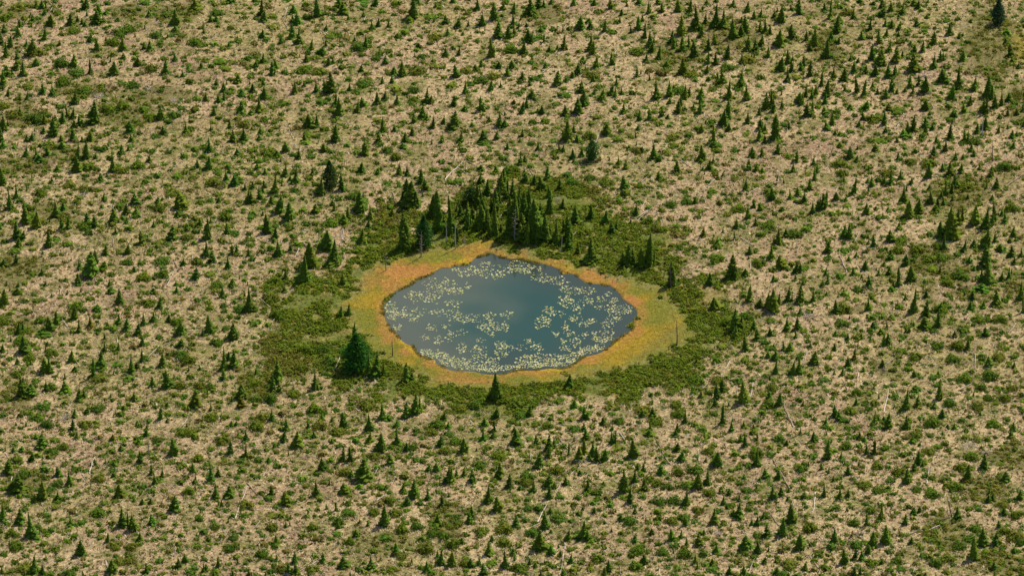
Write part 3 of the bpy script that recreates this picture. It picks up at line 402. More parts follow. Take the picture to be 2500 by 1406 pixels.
# fallen logs: x1 y1 x2 y2
LOGS = {
(0, 0): "53 6 49 13,133 0 136 9,156 21 151 26,146 28 140 34,48 61 42 67,91 100 85 109,97 97 109 105,146 128 148 135,147 127 153 123,188 67 182 73",
(1, 0): "81 9 77 20,98 5 104 13,76 22 80 27,91 30 87 35,157 17 155 23,189 15 190 23,172 42 169 48,116 39 117 44,78 45 87 45,72 82 77 85,82 128 87 138,122 94 124 100,12 38 3 42",
(2, 0): "34 86 24 99,139 65 126 75,54 28 68 27,96 17 86 19,27 40 28 45,134 111 143 114,196 98 193 105,184 133 182 140,11 60 6 64",
(3, 0): "4 47 0 54,158 0 159 4,160 0 161 3,104 66 93 73,128 66 126 71,172 115 168 129,88 112 87 117,138 59 150 64,198 132 190 139,104 133 100 137",
(4, 0): "10 26 8 29,92 78 101 76,97 93 117 93,133 90 130 95,78 122 75 127,91 135 90 141,26 46 24 49,102 76 110 78",
(0, 1): "110 60 106 64,110 93 111 104,183 14 170 23,186 67 179 81,176 89 173 97,169 112 172 120,171 124 163 140,174 123 160 140,80 97 86 96,186 45 195 52,188 110 187 116",
(1, 1): "86 2 83 10,94 4 93 9,99 4 96 10,94 27 91 31,34 55 24 62,13 73 9 78,183 48 187 62,161 67 152 77,129 90 125 94,136 92 130 99,133 86 132 100,135 84 134 98,105 97 113 100,92 103 88 113,55 104 62 109,137 14 137 22,38 122 28 128,105 130 112 129,145 66 142 71",
(2, 1): "32 14 55 30,33 20 51 21,52 18 34 36,56 18 66 23,65 9 60 14,101 6 95 16,93 19 87 27,128 9 127 17,117 26 120 31,70 57 79 60,94 67 86 75,147 59 145 65,184 61 180 64,164 85 159 90",
(3, 1): "35 29 25 40,39 33 31 38,32 53 26 64,36 63 22 76,34 65 20 74,11 73 8 77,98 35 85 47,150 35 142 40,140 43 130 49,164 20 160 31,161 31 164 38,88 44 86 55,63 15 74 23,115 35 107 37,121 84 127 86,127 85 120 91,123 92 135 100,118 113 116 121,133 118 132 127,161 131 158 140,7 129 0 134,81 92 74 94,105 92 103 96,143 87 144 94,133 15 123 18",
(4, 1): "70 0 65 9,84 9 80 16,67 13 67 18,101 12 98 16,41 70 33 80,39 87 34 97,19 106 27 127,18 83 21 86,199 31 182 43,171 38 167 45,10 9 12 13",
(0, 2): "52 5 44 12,42 15 31 27,58 1 60 9,48 20 39 25,60 31 66 39,82 43 79 46,155 57 138 75,172 51 155 59,114 49 115 55,115 62 115 80,72 111 64 121,64 123 60 133,183 128 174 140,54 116 57 121",
(1, 2): "51 9 64 20,70 20 58 24,87 2 82 5,80 68 74 75,132 67 126 82,135 52 128 54,145 115 150 120,147 124 153 131,45 116 33 121,171 136 176 141,69 29 67 32",
(2, 2): "22 107 18 111",
(3, 2): "136 41 131 48,113 51 112 55,113 71 108 80,90 93 72 108,91 94 86 98,69 92 67 99,41 100 40 105,58 106 56 110,135 93 131 116,165 114 174 136,183 22 187 29,199 27 185 33,188 63 184 78,129 35 132 39,120 127 108 130,76 103 79 118,67 112 72 115,140 87 144 90,52 119 44 122,158 0 157 4,60 62 64 65",
(4, 2): "10 57 0 70,38 83 37 98,22 89 27 99,75 68 65 76,97 73 106 75,149 94 136 100,155 58 149 66,152 65 152 80,137 68 134 72,68 100 63 122,74 114 71 130,44 125 40 130,78 21 74 27,73 17 72 23,95 51 95 61,192 35 183 49,104 122 99 131,113 43 114 49,10 33 12 38,131 76 128 80,122 57 126 57",
(0, 3): "92 26 87 42,16 84 4 95,12 45 9 60,94 65 87 71,80 42 84 48,79 56 70 60,68 62 60 66,171 113 170 125,103 126 106 139,49 124 43 132,70 130 57 140,5 22 9 28",
(1, 3): "16 15 13 23,68 28 65 34,61 37 57 45,41 51 52 63,41 55 30 86,22 95 14 110,26 95 17 104,54 88 44 101,109 127 89 139,120 133 112 140,171 32 165 44,186 45 182 54,177 62 166 70,93 27 106 25,5 68 0 74,89 48 88 51,46 77 54 78",
(2, 3): "114 8 106 15,145 6 155 19,164 6 145 10,132 15 127 16,163 33 147 44,170 32 156 44,147 44 142 48,135 70 125 90,138 89 136 96,128 90 116 96,131 97 130 105,152 109 147 140,115 118 109 128,105 135 104 141,122 136 111 138,147 52 143 62,77 27 62 32,118 22 118 30,117 34 114 37",
(3, 3): "5 2 15 16,39 7 53 32,60 29 55 33,51 32 32 39,73 3 70 8,155 28 171 56,172 66 176 75,149 76 160 92,161 98 159 108,55 60 43 76,73 55 74 63,24 83 21 91,196 60 194 80,136 58 138 64,137 123 131 138,35 119 36 132,44 129 44 140,5 125 6 140,81 18 83 32,103 9 110 14,180 8 183 13,140 38 134 52,190 121 199 133",
(4, 3): "127 84 89 101,124 90 105 98,54 80 49 89,43 97 40 104,33 100 43 106,107 35 105 53,117 24 112 33,0 103 5 108,101 128 107 130,94 131 91 140,85 134 84 140,7 66 0 71,84 61 91 62,155 33 153 36",
}


def survey(D, n):
    out = []
    for (c, r), s in D.items():
        for item in s.split(','):
            v = [float(a) for a in item.split()]
            if len(v) != n:
                continue
            out.append((c, r, v))
    return out


POND = [(1204, 618), (1190, 621), (1158, 631), (1147, 644), (1130, 647), (1110, 649.5), (1093, 654), (1076, 654), (1067, 659.5), (1047, 672), (1019, 682), (996, 699), (962, 713.5), (953, 725), (938, 736), (934, 745), (934.6, 765), (942, 782), (953.7, 801.7), (973.6, 824), (996, 838.6), (1009, 845.7), (1013, 855.7), (1025, 868.5), (1045, 875.6), (1062, 878.5), (1070, 890), (1093, 900), (1118, 905.5), (1155, 907), (1178, 912.6), (1198, 915.4), (1226, 912.6), (1240, 911), (1268, 904), (1308, 902.6), (1342, 898), (1371, 900), (1393, 894), (1410, 884), (1422, 873), (1445, 868.5), (1470, 861), (1487, 847), (1501, 833), (1513, 824), (1527, 816), (1544, 804.5), (1538, 793), (1547, 783), (1555, 776), (1555, 759), (1547, 745), (1530, 735), (1518, 730), (1516, 722), (1504, 708), (1487, 698), (1467, 695), (1445, 692), (1427, 688), (1413, 679), (1405, 671), (1388, 668), (1373, 671), (1365, 655), (1351, 651), (1334, 646.7), (1308, 642), (1282, 635), (1262, 632), (1241, 631), (1224, 629.6), (1209, 621)]
MOSS = [(850, 740), (865, 700), (905, 665), (960, 632), (1040, 605), (1100, 600), (1170, 590), (1200, 588), (1215, 605), (1260, 612), (1320, 625), (1400, 640), (1440, 650), (1500, 672), (1540, 680), (1580, 690), (1620, 705), (1665, 740), (1690, 780), (1700, 820), (1680, 850), (1640, 865), (1580, 880), (1520, 905), (1440, 918), (1370, 930), (1310, 940), (1230, 945), (1150, 948), (1080, 940), (1020, 925), (975, 895), (935, 875), (900, 830), (870, 790)]
HEATH = [(690, 690), (720, 720), (715, 750), (745, 800), (690, 850), (760, 870), (830, 880), (850, 930), (900, 960), (960, 990), (1030, 985), (1100, 985), (1200, 995), (1300, 985), (1400, 975), (1500, 985), (1600, 985), (1700, 930), (1750, 850), (1790, 790), (1800, 740), (1760, 690), (1700, 660), (1680, 620), (1640, 590), (1560, 570), (1490, 560), (1450, 500), (1390, 470), (1300, 440), (1200, 470), (1100, 530), (1000, 560), (930, 550), (880, 600), (860, 640), (800, 680), (740, 680)]
# low olive heath elsewhere: cx cy rx ry
PATCHES = [(313, 280, 62, 36), (215, 225, 70, 26), (400, 235, 62, 26), (70, 290, 50, 40), (2440, 120, 75, 130), (2490, 250, 45, 70), (2350, 470, 70, 42), (2275, 640, 52, 32), (2335, 668, 42, 26), (2440, 1372, 95, 36), (2475, 1115, 45, 36), (2420, 1198, 52, 36), (2440, 1120, 40, 24), (50, 408, 82, 26), (160, 380, 60, 30), (30, 660, 62, 42), (140, 520, 60, 30), (310, 30, 60, 20), (30, 30, 50, 24), (2480, 690, 40, 40), (2380, 720, 60, 20), (2310, 1310, 50, 40), (2100, 760, 30, 16), (40, 960, 50, 40), (60, 1180, 50, 30), (700, 860, 70, 60), (640, 940, 50, 40), (940, 1330, 60, 30), (60, 800, 40, 30), (960, 540, 60, 40), (1430, 500, 60, 50), (40, 1390, 60, 16), (1080, 1270, 50, 40), (1650, 140, 60, 50), (1780, 90, 70, 40), (2010, 130, 40, 50), (430, 40, 50, 20), (1330, 40, 60, 30)]
RUST = [(1000, 665, 80, 24, 1.0), (955, 695, 40, 20, .8), (1545, 738, 26, 18, 1.0), (1545, 806, 26, 26, .7), (1450, 672, 45, 18, .8), (1265, 618, 35, 10, .8), (1350, 634, 50, 12, .6), (1120, 925, 70, 12, .6), (1310, 908, 70, 10, .6), (1435, 878, 34, 12, .8), (1062, 888, 40, 12, .7), (992, 858, 26, 14, .8), (950, 815, 24, 26, .7), (900, 690, 30, 20, .4), (1498, 690, 14, 12, 1.0), (1150, 612, 70, 14, .5), (935, 775, 16, 30, .6), (1180, 930, 60, 8, .7), (1525, 700, 20, 12, .5), (1570, 760, 14, 20, .5)]
GOLD = [(1395, 652, 22, 8), (1135, 640, 30, 8), (1500, 843, 24, 12), (1005, 850, 16, 10), (1350, 905, 40, 6), (1690, 850, 22, 10), (1070, 882, 16, 8), (985, 835, 20, 8)]
PADS = [(1187, 645, 20, 10, 40), (1155, 662, 45, 13, 120), (1212, 671, 30, 15, 60), (1263, 655, 45, 18, 150), (1298, 662, 25, 15, 40), (1087, 694, 28, 18, 70), (1090, 710, 25, 10, 60), (1121, 710, 18, 10, 30), (1144, 699, 12, 10, 12), (1053, 696, 30, 18, 45), (1016, 722, 40, 14, 100), (1053, 725, 25, 14, 50), (956, 750, 18, 18, 70), (958, 768, 20, 20, 110), (968, 801, 14, 10, 35), (996, 765, 45, 22, 90), (1005, 779, 18, 10, 20), (1104, 739, 22, 10, 35), (1073, 762, 22, 10, 30), (1110, 767, 22, 14, 45), (1138, 779, 40, 14, 80), (1192, 773, 18, 12, 40), (1187, 796, 30, 14, 80), (1229, 793, 20, 14, 50), (1241, 767, 20, 10, 35), (1201, 813, 15, 12, 15), (1056, 802, 16, 10, 25), (1087, 796, 14, 8, 14), (1098, 819, 12, 18, 25), (1127, 810, 18, 10, 18), (1039, 824, 14, 10, 18), (1070, 833, 12, 12, 30), (1127, 850, 14, 16, 40), (1170, 830, 12, 6, 10), (1167, 853, 25, 16, 45), (1227, 847, 20, 22, 80), (1230, 864, 18, 10, 30), (1264, 850, 22, 8, 20), (1040, 861, 28, 10, 80), (1070, 870, 40, 11, 110), (1104, 881, 40, 14, 130), (1133, 892, 35, 12, 110), (1184, 881, 50, 14, 130), (1190, 901, 55, 9, 220), (1247, 895, 30, 8, 60), (1292, 833, 10, 8, 12), (1286, 875, 22, 14, 70), (1298, 890, 40, 11, 120), (1331, 682, 30, 12, 50), (1362, 688, 25, 12, 40), (1376, 705, 15, 12, 30), (1379, 733, 20, 16, 90), (1405, 708, 22, 12, 45), (1439, 710, 22, 10, 40), (1433, 736, 22, 12, 45), (1465, 731, 14, 10, 25), (1459, 750, 10, 8, 10), (1485, 716, 8, 8, 10), (1501, 730, 12, 9, 20), (1536, 756, 16, 14, 60), (1496, 756, 22, 20, 70), (1504, 776, 14, 12, 40), (1482, 790, 20, 16, 40), (1342, 756, 16, 12, 50), (1328, 785, 25, 16, 90), (1368, 767, 18, 10, 20), (1408, 753, 16, 12, 30), (1402, 776, 22, 12, 40), (1422, 790, 16, 8, 30), (1445, 782, 14, 8, 25), (1382, 799, 10, 14, 25), (1357, 816, 12, 8, 15), (1388, 813, 10, 14, 18), (1374, 833, 10, 8, 20), (1399, 819, 10, 20, 18), (1428, 816, 12, 8, 15), (1410, 836, 16, 12, 30), (1473, 826, 32, 18, 130), (1379, 850, 22, 8, 35), (1425, 853, 20, 12, 60), (1456, 850, 25, 12, 110), (1314, 847, 18, 14, 50), (1291, 833, 10, 8, 10), (1334, 876, 40, 13, 120), (1382, 873, 30, 10, 90), (1368, 888, 50, 9, 190), (1412, 864, 20, 9, 60), (1314, 890, 40, 9, 120), (1397, 882, 12, 8, 50)]
POND_G, MOSS_G, HEATH_G = to_ground(POND), to_ground(MOSS), to_ground(HEATH)

# ------------------------------------------------------------------ zones of the ground
WATER_Z = -0.04
PATCH_G = [(*ground_at(a, b), metres(c, ground_at(a, b)[1]), metres(d, ground_at(a, b)[1]) / SP) for a, b, c, d in PATCHES]
RUST_G = [(*ground_at(a, b), metres(c, ground_at(a, b)[1]), metres(d, ground_at(a, b)[1]) / SP, e) for a, b, c, d, e in RUST]
GOLD_G = [(*ground_at(a, b), metres(c, ground_at(a, b)[1]), metres(d, ground_at(a, b)[1]) / SP) for a, b, c, d in GOLD]


def zones(x, y):
    x, y = np.asarray(x, float), np.asarray(y, float)
    wob = fbm(x, y, 7.0, 5) - 0.5
    fine = fbm(x, y, 1.6, 9) - 0.5
    sp = poly_sd(x, y, POND_G) + fine * 0.7
    sm = poly_sd(x, y, MOSS_G) + wob * 4.0 + fine * 4.2 + 0.5
    global SM
    SM = sm
    sh = poly_sd(x, y, HEATH_G) + wob * 15.0 + fine * 9.0 + 0.6
    moss = sstep(1.3, -1.3, sm)
    heath = sstep(4.0, -3.0, sh) * (1 - moss)
    olive = np.zeros_like(x)
    for a, b, c, d in PATCH_G:
        olive = np.maximum(olive, sstep(1.15, 0.75, np.hypot((x - a) / c, (y - b) / d) + wob * 1.1 + fine * 0.7))
    olive = olive * (1 - moss) * (1 - heath)
    return sp, moss, heath, olive


def ground_z(x, y, sp=None):
    if sp is None:
        sp = poly_sd(x, y, POND_G) + (fbm(x, y, 1.6, 9) - 0.5) * 0.7
    far = sstep(0.2, 3.0, sp)
    z = 0.02 + far * (0.30 * fbm(x, y, 2.4, 21) + 0.5 * (fbm(x, y, 30.0, 3) - 0.5) - 0.08)
    z = np.where(sp > 0.15, z + 0.05 * sstep(0.15, 0.5, sp), z)
    return z - 0.75 * sstep(0.1, -0.9, sp)


def mixc(a, b, t):
    t = np.clip(t, 0, 1)[:, None]
    return a * (1 - t) + b * t


# ------------------------------------------------------------------ ground sheet
def axis(lo, hi, fine_lo, fine_hi, f, m, far):
    a = list(np.arange(fine_lo, fine_hi + 1e-6, f))
    v = fine_hi
    while v < hi:
        v += m
        a.append(v)
    st = m
    while v < far:
        st *= 1.5
        v += st
        a.append(v)
    v = fine_lo
    b = []
    while v > lo:
        v -= m
        b.append(v)
    st = m
    while v > -far:
        st *= 1.5
        v -= st
        b.append(v)
    return np.array(b[::-1] + a)


pg = np.array(POND_G)
gx = axis(-95, 95, pg[:, 0].min() - 2, pg[:, 0].max() + 2, 0.34, 0.75, 4000)
gy = axis(-115, 150, pg[:, 1].min() - 2, pg[:, 1].max() + 2, 0.34, 0.75, 4000)
GX, GY = np.meshgrid(gx, gy)
GXf, GYf = GX.ravel(), GY.ravel()
sp, moss, heath, olive = zones(GXf, GYf)
gz = ground_z(GXf, GYf, sp)
n = len(GXf)
one = np.ones((n, 3))
straw = mixc(one * (0.33, 0.248, 0.138), one * (0.27, 0.188, 0.114), sstep(0.45, 0.75, fbm(GXf, GYf, 5.0, 31)))
straw = mixc(straw, one * (0.36, 0.28, 0.15), sstep(0.45, 0.65, fbm(GXf, GYf, 22.0, 33)) * 0.8)
straw = mixc(straw, one * (0.21, 0.185, 0.065), sstep(0.48, 0.72, fbm(GXf, GYf, 15.0, 35)) * 0.55)
straw = mixc(straw, one * (0.125, 0.13, 0.032), sstep(0.46, 0.75, fbm(GXf, GYf, 2.2, 37, 2)) * 0.8)
outer = sstep(90, 130, np.maximum(np.abs(GXf), np.abs(GYf - 15) * 0.8))
straw = mixc(straw, one * (0.08, 0.095, 0.03), outer * sstep(0.45, 0.6, fbm(GXf, GYf, 3.5, 71)))
col = mixc(straw, one * (0.11, 0.105, 0.03), olive * 0.8)
col = mixc(col, mixc(one * (0.095, 0.12, 0.02), one * (0.2, 0.165, 0.05), sstep(0.4, 0.7, fbm(GXf, GYf, 4.0, 41))), heath)
mossc = mixc(one * (0.255, 0.178, 0.018), one * (0.15, 0.15, 0.02), sstep(0.42, 0.62, fbm(GXf, GYf, 4.5, 51)))
mossc = mixc(mossc, one * (0.17, 0.15, 0.03), sstep(3.2, 6.0, sp) * sstep(0.4, 0.6, fbm(GXf, GYf, 3.0, 53)))
mossc = mixc(mossc, one * (0.15, 0.16, 0.026), sstep(-3.0, 0.4, SM + (fbm(GXf, GYf, 1.8, 67) - 0.5) * 2.5) * 0.85)
rust = np.zeros(n)
for a, b, c, d, e in RUST_G:
    rust = np.maximum(rust, e * sstep(1.2, 0.5, np.hypot((GXf - a) / c, (GYf - b) / d) + (fbm(GXf, GYf, 1.5, 57) - 0.5) * 0.9))
edge = sstep(2.0, 0.5, sp + (fbm(GXf, GYf, 2.5, 55) - 0.45) * 3.5)
mossc = mixc(mossc, one * (0.33, 0.165, 0.045), np.maximum(rust, edge * 0.5))
for a, b, c, d in GOLD_G:
    mossc = mixc(mossc, one * (0.37, 0.26, 0.016), 0.65 * sstep(1.2, 0.5, np.hypot((GXf - a) / c, (GYf - b) / d) * 1.25 + (fbm(GXf, GYf, 1.2, 59) - 0.5) * 1.2))
yx_, yy_ = ground_at(2497, 115)
col = mixc(col, one * (0.20, 0.165, 0.03), sstep(1.2, 0.6, np.hypot((GXf - yx_) / 1.9, (GYf - yy_) / 7.0) + (fbm(GXf, GYf, 2.0, 65) - 0.5) * 1.2) * (np.abs(GXf - yx_) < 8))
col = mixc(col, mossc, moss)
col = mixc(col, one * (0.03, 0.03, 0.02), sstep(0.12, -0.2, sp))
nx, ny = len(gx), len(gy)
ii, jj = np.meshgrid(np.arange(nx - 1), np.arange(ny - 1))
q = (jj * nx + ii).ravel()
F = np.stack([q, q + 1, q + nx + 1, q + nx], 1)
link('ground', mesh_np('ground', np.stack([GXf, GYf, gz], 1), F, np.concatenate([col, (1 - 0.45 * moss)[:, None]], 1), M_GROUND, True), kind='structure')

# the sheet itself tells where the ground is and what grows there
ZG, SG, MG, HG, OG = (a_.reshape(len(gy), len(gx)) for a_ in (gz, sp, moss, heath, olive))


def lookup(A, x, y):
    x, y = np.asarray(x, float), np.asarray(y, float)
    i = np.clip(np.searchsorted(gx, x) - 1, 0, len(gx) - 2)
    j = np.clip(np.searchsorted(gy, y) - 1, 0, len(gy) - 2)
    u, v = (x - gx[i]) / (gx[i + 1] - gx[i]), (y - gy[j]) / (gy[j + 1] - gy[j])
    return (A[j, i] * (1 - u) + A[j, i + 1] * u) * (1 - v) + (A[j + 1, i] * (1 - u) + A[j + 1, i + 1] * u) * v


def ground_z(x, y):
    return lookup(ZG, x, y)


def gz1(x, y):
    return float(lookup(ZG, np.array([x]), np.array([y]))[0])


def zones(x, y):
    return tuple(lookup(A, x, y) for A in (SG, MG, HG, OG))


# ------------------------------------------------------------------ pond water
wx = np.arange(pg[:, 0].min() - 1.5, pg[:, 0].max() + 1.5, 0.4)
wy = np.arange(pg[:, 1].min() - 1.5, pg[:, 1].max() + 1.5, 0.4)
WX, WY = np.meshgrid(wx, wy)
wxf, wyf = WX.ravel(), WY.ravel()
wsd = poly_sd(wxf, wyf, POND_G)
keep = wsd < 1.1
nx, ny = len(wx), len(wy)
ii, jj = np.meshgrid(np.arange(nx - 1), np.arange(ny - 1))
q = (jj * nx + ii).ravel()
F = np.stack([q, q + 1, q + nx + 1, q + nx], 1)
F = F[keep[F].all(1)]
used = np.unique(F)
remap = np.full(len(wxf), -1)
remap[used] = np.arange(len(used))
ux, uy = wxf[used], wyf[used]
one = np.ones((len(used), 3))
deep = sstep(-0.5, -9.0, wsd[used] + (fbm(ux, uy, 6, 61) - 0.5) * 4)
sky_grey = sstep(0.62, 0.2, (ux - pg[:, 0].min()) / np.ptp(pg[:, 0]) + (fbm(ux, uy, 12, 63) - 0.5) * 0.7)  # grey cloud reflection painted into the water colour, fading along x
wc = mixc(one * (0.034, 0.050, 0.042), one * (0.018, 0.056, 0.048), deep)
wc = mixc(wc, one * (0.105, 0.118, 0.088), sky_grey * 0.55)
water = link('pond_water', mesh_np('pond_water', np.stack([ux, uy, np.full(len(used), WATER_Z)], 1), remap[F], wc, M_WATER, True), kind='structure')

# ------------------------------------------------------------------ plant shapes
def profile(kind, t):
    if kind == 'skirt':
        return 0.52 * (1 - t) ** 0.85 + 0.48 * np.exp(-(t / 0.26) ** 2)
    if kind == 'slim':
        return (1 - t) ** 0.62 * (0.86 + 0.14 * np.cos(t * 9))
    if kind == 'full':
        return (1 - t) ** 0.75 * (1 - 0.25 * np.exp(-(t / 0.07) ** 2))
    return 0.92 * (1 - t) ** 1.05 + 0.08


def spruce_shape(seed, kind, tiers, per, top=1.0):
    """unit spruce crown: height 1, base radius 1. returns V, F, shade (per-branch natural variation)"""
    r = np.random.default_rng(seed)
    t = np.repeat((np.arange(tiers) + 0.35) / tiers, per)
    nb = len(t)
    t = np.clip(t + r.normal(0, 0.35 / tiers, nb), 0.015, 0.985)
    a = np.tile(np.arange(per) / per * 2 * np.pi, tiers) + np.repeat(r.uniform(0, 6.28, tiers), per) + r.normal(0, 0.22, nb)
    side = 1 + 0.26 * np.cos(a - r.uniform(0, 6.28)) + 0.14 * np.cos(2 * a + r.uniform(0, 6.28))
    L = profile(kind, t) * r.uniform(0.55, 1.25, nb) * side
    L = np.maximum(L, 0.05)
    gap = r.random(nb) < 0.12
    L[gap] *= 0.45
    z0 = 0.03 + t * 0.95
    drop = (0.055 + 0.05 * r.random(nb)) * (0.4 + 0.6 * (1 - t)) * np.clip(L / 0.6, 0.25, 1.2)
    w = (0.24 + 0.12 * r.random(nb)) * np.clip(L, 0.16, 1) ** 0.7
    ca, sa = np.cos(a), np.sin(a)

    def pt(rad, off, z):
        return np.stack([ca * rad - sa * off, sa * rad + ca * off, z], 1)
    p0 = pt(L * 0.02, 0 * L, z0)
    mc = pt(L * 0.55, 0 * L, z0 - drop * 0.35 + 0.008)
    ml = pt(L * 0.50, -w, z0 - drop * 0.75 - 0.012)
    mr = pt(L * 0.50, w, z0 - drop * 0.75 - 0.012)
    tl = pt(L * 0.86, -w * 0.55, z0 - drop * 1.1)
    tr = pt(L * 0.86, w * 0.55, z0 - drop * 1.1)
    tp = pt(L, 0 * L, z0 - drop * 0.95)
    V = np.stack([p0, ml, mc, mr, tl, tp, tr], 1).reshape(-1, 3)
    b = (np.arange(nb) * 7)[:, None]
    F = np.concatenate([b + np.array(f) for f in ((0, 1, 2), (0, 2, 3), (1, 4, 2), (2, 4, 5), (2, 5, 6), (2, 6, 3))])
    sh = np.repeat(r.uniform(0.74, 1.26, nb), 7)
    # leader
    lead = np.array([[0.035, 0, 0.93], [-0.02, 0.03, 0.93], [-0.02, -0.03, 0.93], [0, 0, 1.0]])
    F = np.concatenate([F, len(V) + np.array([(0, 1, 3), (1, 2, 3), (2, 0, 3)])])
    V = np.concatenate([V, lead])
    # dense inner twigs
    k, rings = (8, 6) if tiers > 14 else (6, 4)
    tt = np.linspace(0.02, 0.93, rings)
    aa = np.arange(k) / k * 2 * np.pi
    core = np.stack([np.concatenate([np.cos(aa) * profile(kind, q_) * 0.5 * r.uniform(.85, 1.15, k) for q_ in tt]),
                     np.concatenate([np.sin(aa) * profile(kind, q_) * 0.5 * r.uniform(.85, 1.15, k) for q_ in tt]),
                     np.repeat(0.01 + tt * 0.94, k)], 1)
    fs = []
    for i in range(rings - 1):
        for j in range(k):
            p, q_, s, u = i * k + j, i * k + (j + 1) % k, (i + 1) * k + (j + 1) % k, (i + 1) * k + j
            fs += [(p, q_, s), (p, s, u)]
    F = np.concatenate([F, len(V) + np.array(fs)])
    V = np.concatenate([V, core])
    sh = np.concatenate([sh, np.full(4, 1.0), np.full(len(core), 0.95)])
    V[:, 2] = np.maximum(V[:, 2], 0.004)
    return V, F, sh


def larch_shape(seed, n=2600, round_=False):
    """soft crown of many small needle sprays on upswept limbs"""
    r = np.random.default_rng(seed)
    t = r.random(n) ** 0.85
    prof = np.sin(np.pi * np.clip(t * 0.93 + 0.07, 0, 1)) ** 0.6 if round_ else np.where(t < 0.18, 0.75 + t * 1.4, 1.0 - (np.clip(t - 0.18, 0, 1) / 0.82) ** 1.7 * 0.96)
    limbs = np.floor(t * 16)
    a = r.uniform(0, 6.28, n)
    lump = 0.8 + 0.42 * np.sin(a * 3 + limbs * 1.7) * np.cos(limbs * 2.3 + a)
    rad = prof * lump * r.random(n) ** 0.42
    p = np.stack([np.cos(a) * rad, np.sin(a) * rad, 0.03 + t * 0.95 - rad * 0.05], 1)
    d = r.normal(0, 1, (n, 3)) * np.array([1, 1, 0.16])
    d[:, 0] += np.cos(a) * 1.2
    d[:, 1] += np.sin(a) * 1.2
    d /= np.linalg.norm(d, axis=1)[:, None]
    s = np.cross(d, r.normal(0, 1, (n, 3)) * np.array([1, 1, 0.2]))
    s /= np.linalg.norm(s, axis=1)[:, None]
    ln = r.uniform(0.10, 0.20, n)[:, None]
    k = np.array([1, 1, 0.42])
    V = np.stack([p - d * ln * 0.5 * k, p + s * ln * 0.32 * k, p + d * ln * 0.5 * k, p - s * ln * 0.32 * k], 1).reshape(-1, 3)
    b = (np.arange(n) * 4)[:, None]
    F = np.concatenate([b + np.array((0, 1, 2)), b + np.array((0, 2, 3))])
    V[:, 2] = np.maximum(V[:, 2], 0.004)
    return V, F, np.repeat(r.uniform(0.75, 1.25, n), 4)


def shrub_shape(seed, n=150, leaf=0.2, low=False):
    r = np.random.default_rng(seed)
    ph = r.uniform(0, 6.28, 4)
    a = r.uniform(0, 6.28, n)
    el = np.arcsin(r.random(n) ** (0.75 if low else 0.9))
    lobe = 0.82 + 0.16 * np.sin(3 * a + ph[0]) + 0.12 * np.sin(5 * a + ph[1]) * np.cos(el)
    rad = lobe * (0.55 + 0.45 * r.random(n) ** 0.5)
    # a few stems poke out
    rad *= np.where(r.random(n) < 0.12, 1.22, 1.0)
    p = np.stack([np.cos(a) * np.cos(el) * rad, np.sin(a) * np.cos(el) * rad, np.sin(el) * rad * (0.9 + 0.2 * np.sin(4 * a + ph[2]))], 1)
    nrm = p / (np.linalg.norm(p, axis=1)[:, None] + 1e-6) + r.normal(0, 0.55, (n, 3)) + np.array([0, 0, 0.25])
    nrm /= np.linalg.norm(nrm, axis=1)[:, None]
    d = np.cross(nrm, r.normal(0, 1, (n, 3)))
    d /= np.linalg.norm(d, axis=1)[:, None]
    s = np.cross(nrm, d)
    ln = (leaf * r.uniform(0.65, 1.35, n))[:, None]
    V = np.stack([p - d * ln, p + s * ln * 0.62 + nrm * ln * 0.15, p + d * ln, p - s * ln * 0.62 + nrm * ln * 0.15], 1).reshape(-1, 3)
    b = (np.arange(n) * 4)[:, None]
    F = np.concatenate([b + np.array((0, 1, 2)), b + np.array((0, 2, 3))])
    sh = np.repeat(r.uniform(0.68, 1.32, n), 4)
    if low:
        V[:, 2] = np.maximum(V[:, 2], -0.05)
        return V, F, sh
    # twiggy heart of the bush
    k, rings = (9 if n > 200 else 6), 3
    aa = np.arange(k) / k * 2 * np.pi
    core = []
    for q_ in (0.0, 0.55, 1.1):
        core.append(np.stack([np.cos(aa) * np.cos(q_) * 0.66 * (0.82 + 0.16 * np.sin(3 * aa + ph[0])), np.sin(aa) * np.cos(q_) * 0.66 * (0.82 + 0.16 * np.sin(3 * aa + ph[0])), np.full(k, np.sin(q_) * 0.62)], 1))
    core = np.concatenate(core + [np.array([[0, 0, 0.64]])])
    fs = []
    for i in range(rings - 1):
        for j in range(k):
            fs += [(i * k + j, i * k + (j + 1) % k, (i + 1) * k + (j + 1) % k), (i * k + j, (i + 1) * k + (j + 1) % k, (i + 1) * k + j)]
    for j in range(k):
        fs.append((2 * k + j, 2 * k + (j + 1) % k, 3 * k))
    F = np.concatenate([F, len(V) + np.array(fs)])
    V = np.concatenate([V, core])
    V[:, 2] = np.maximum(V[:, 2], -0.05)
    return V, F, np.concatenate([sh, np.full(len(core), 0.9)])


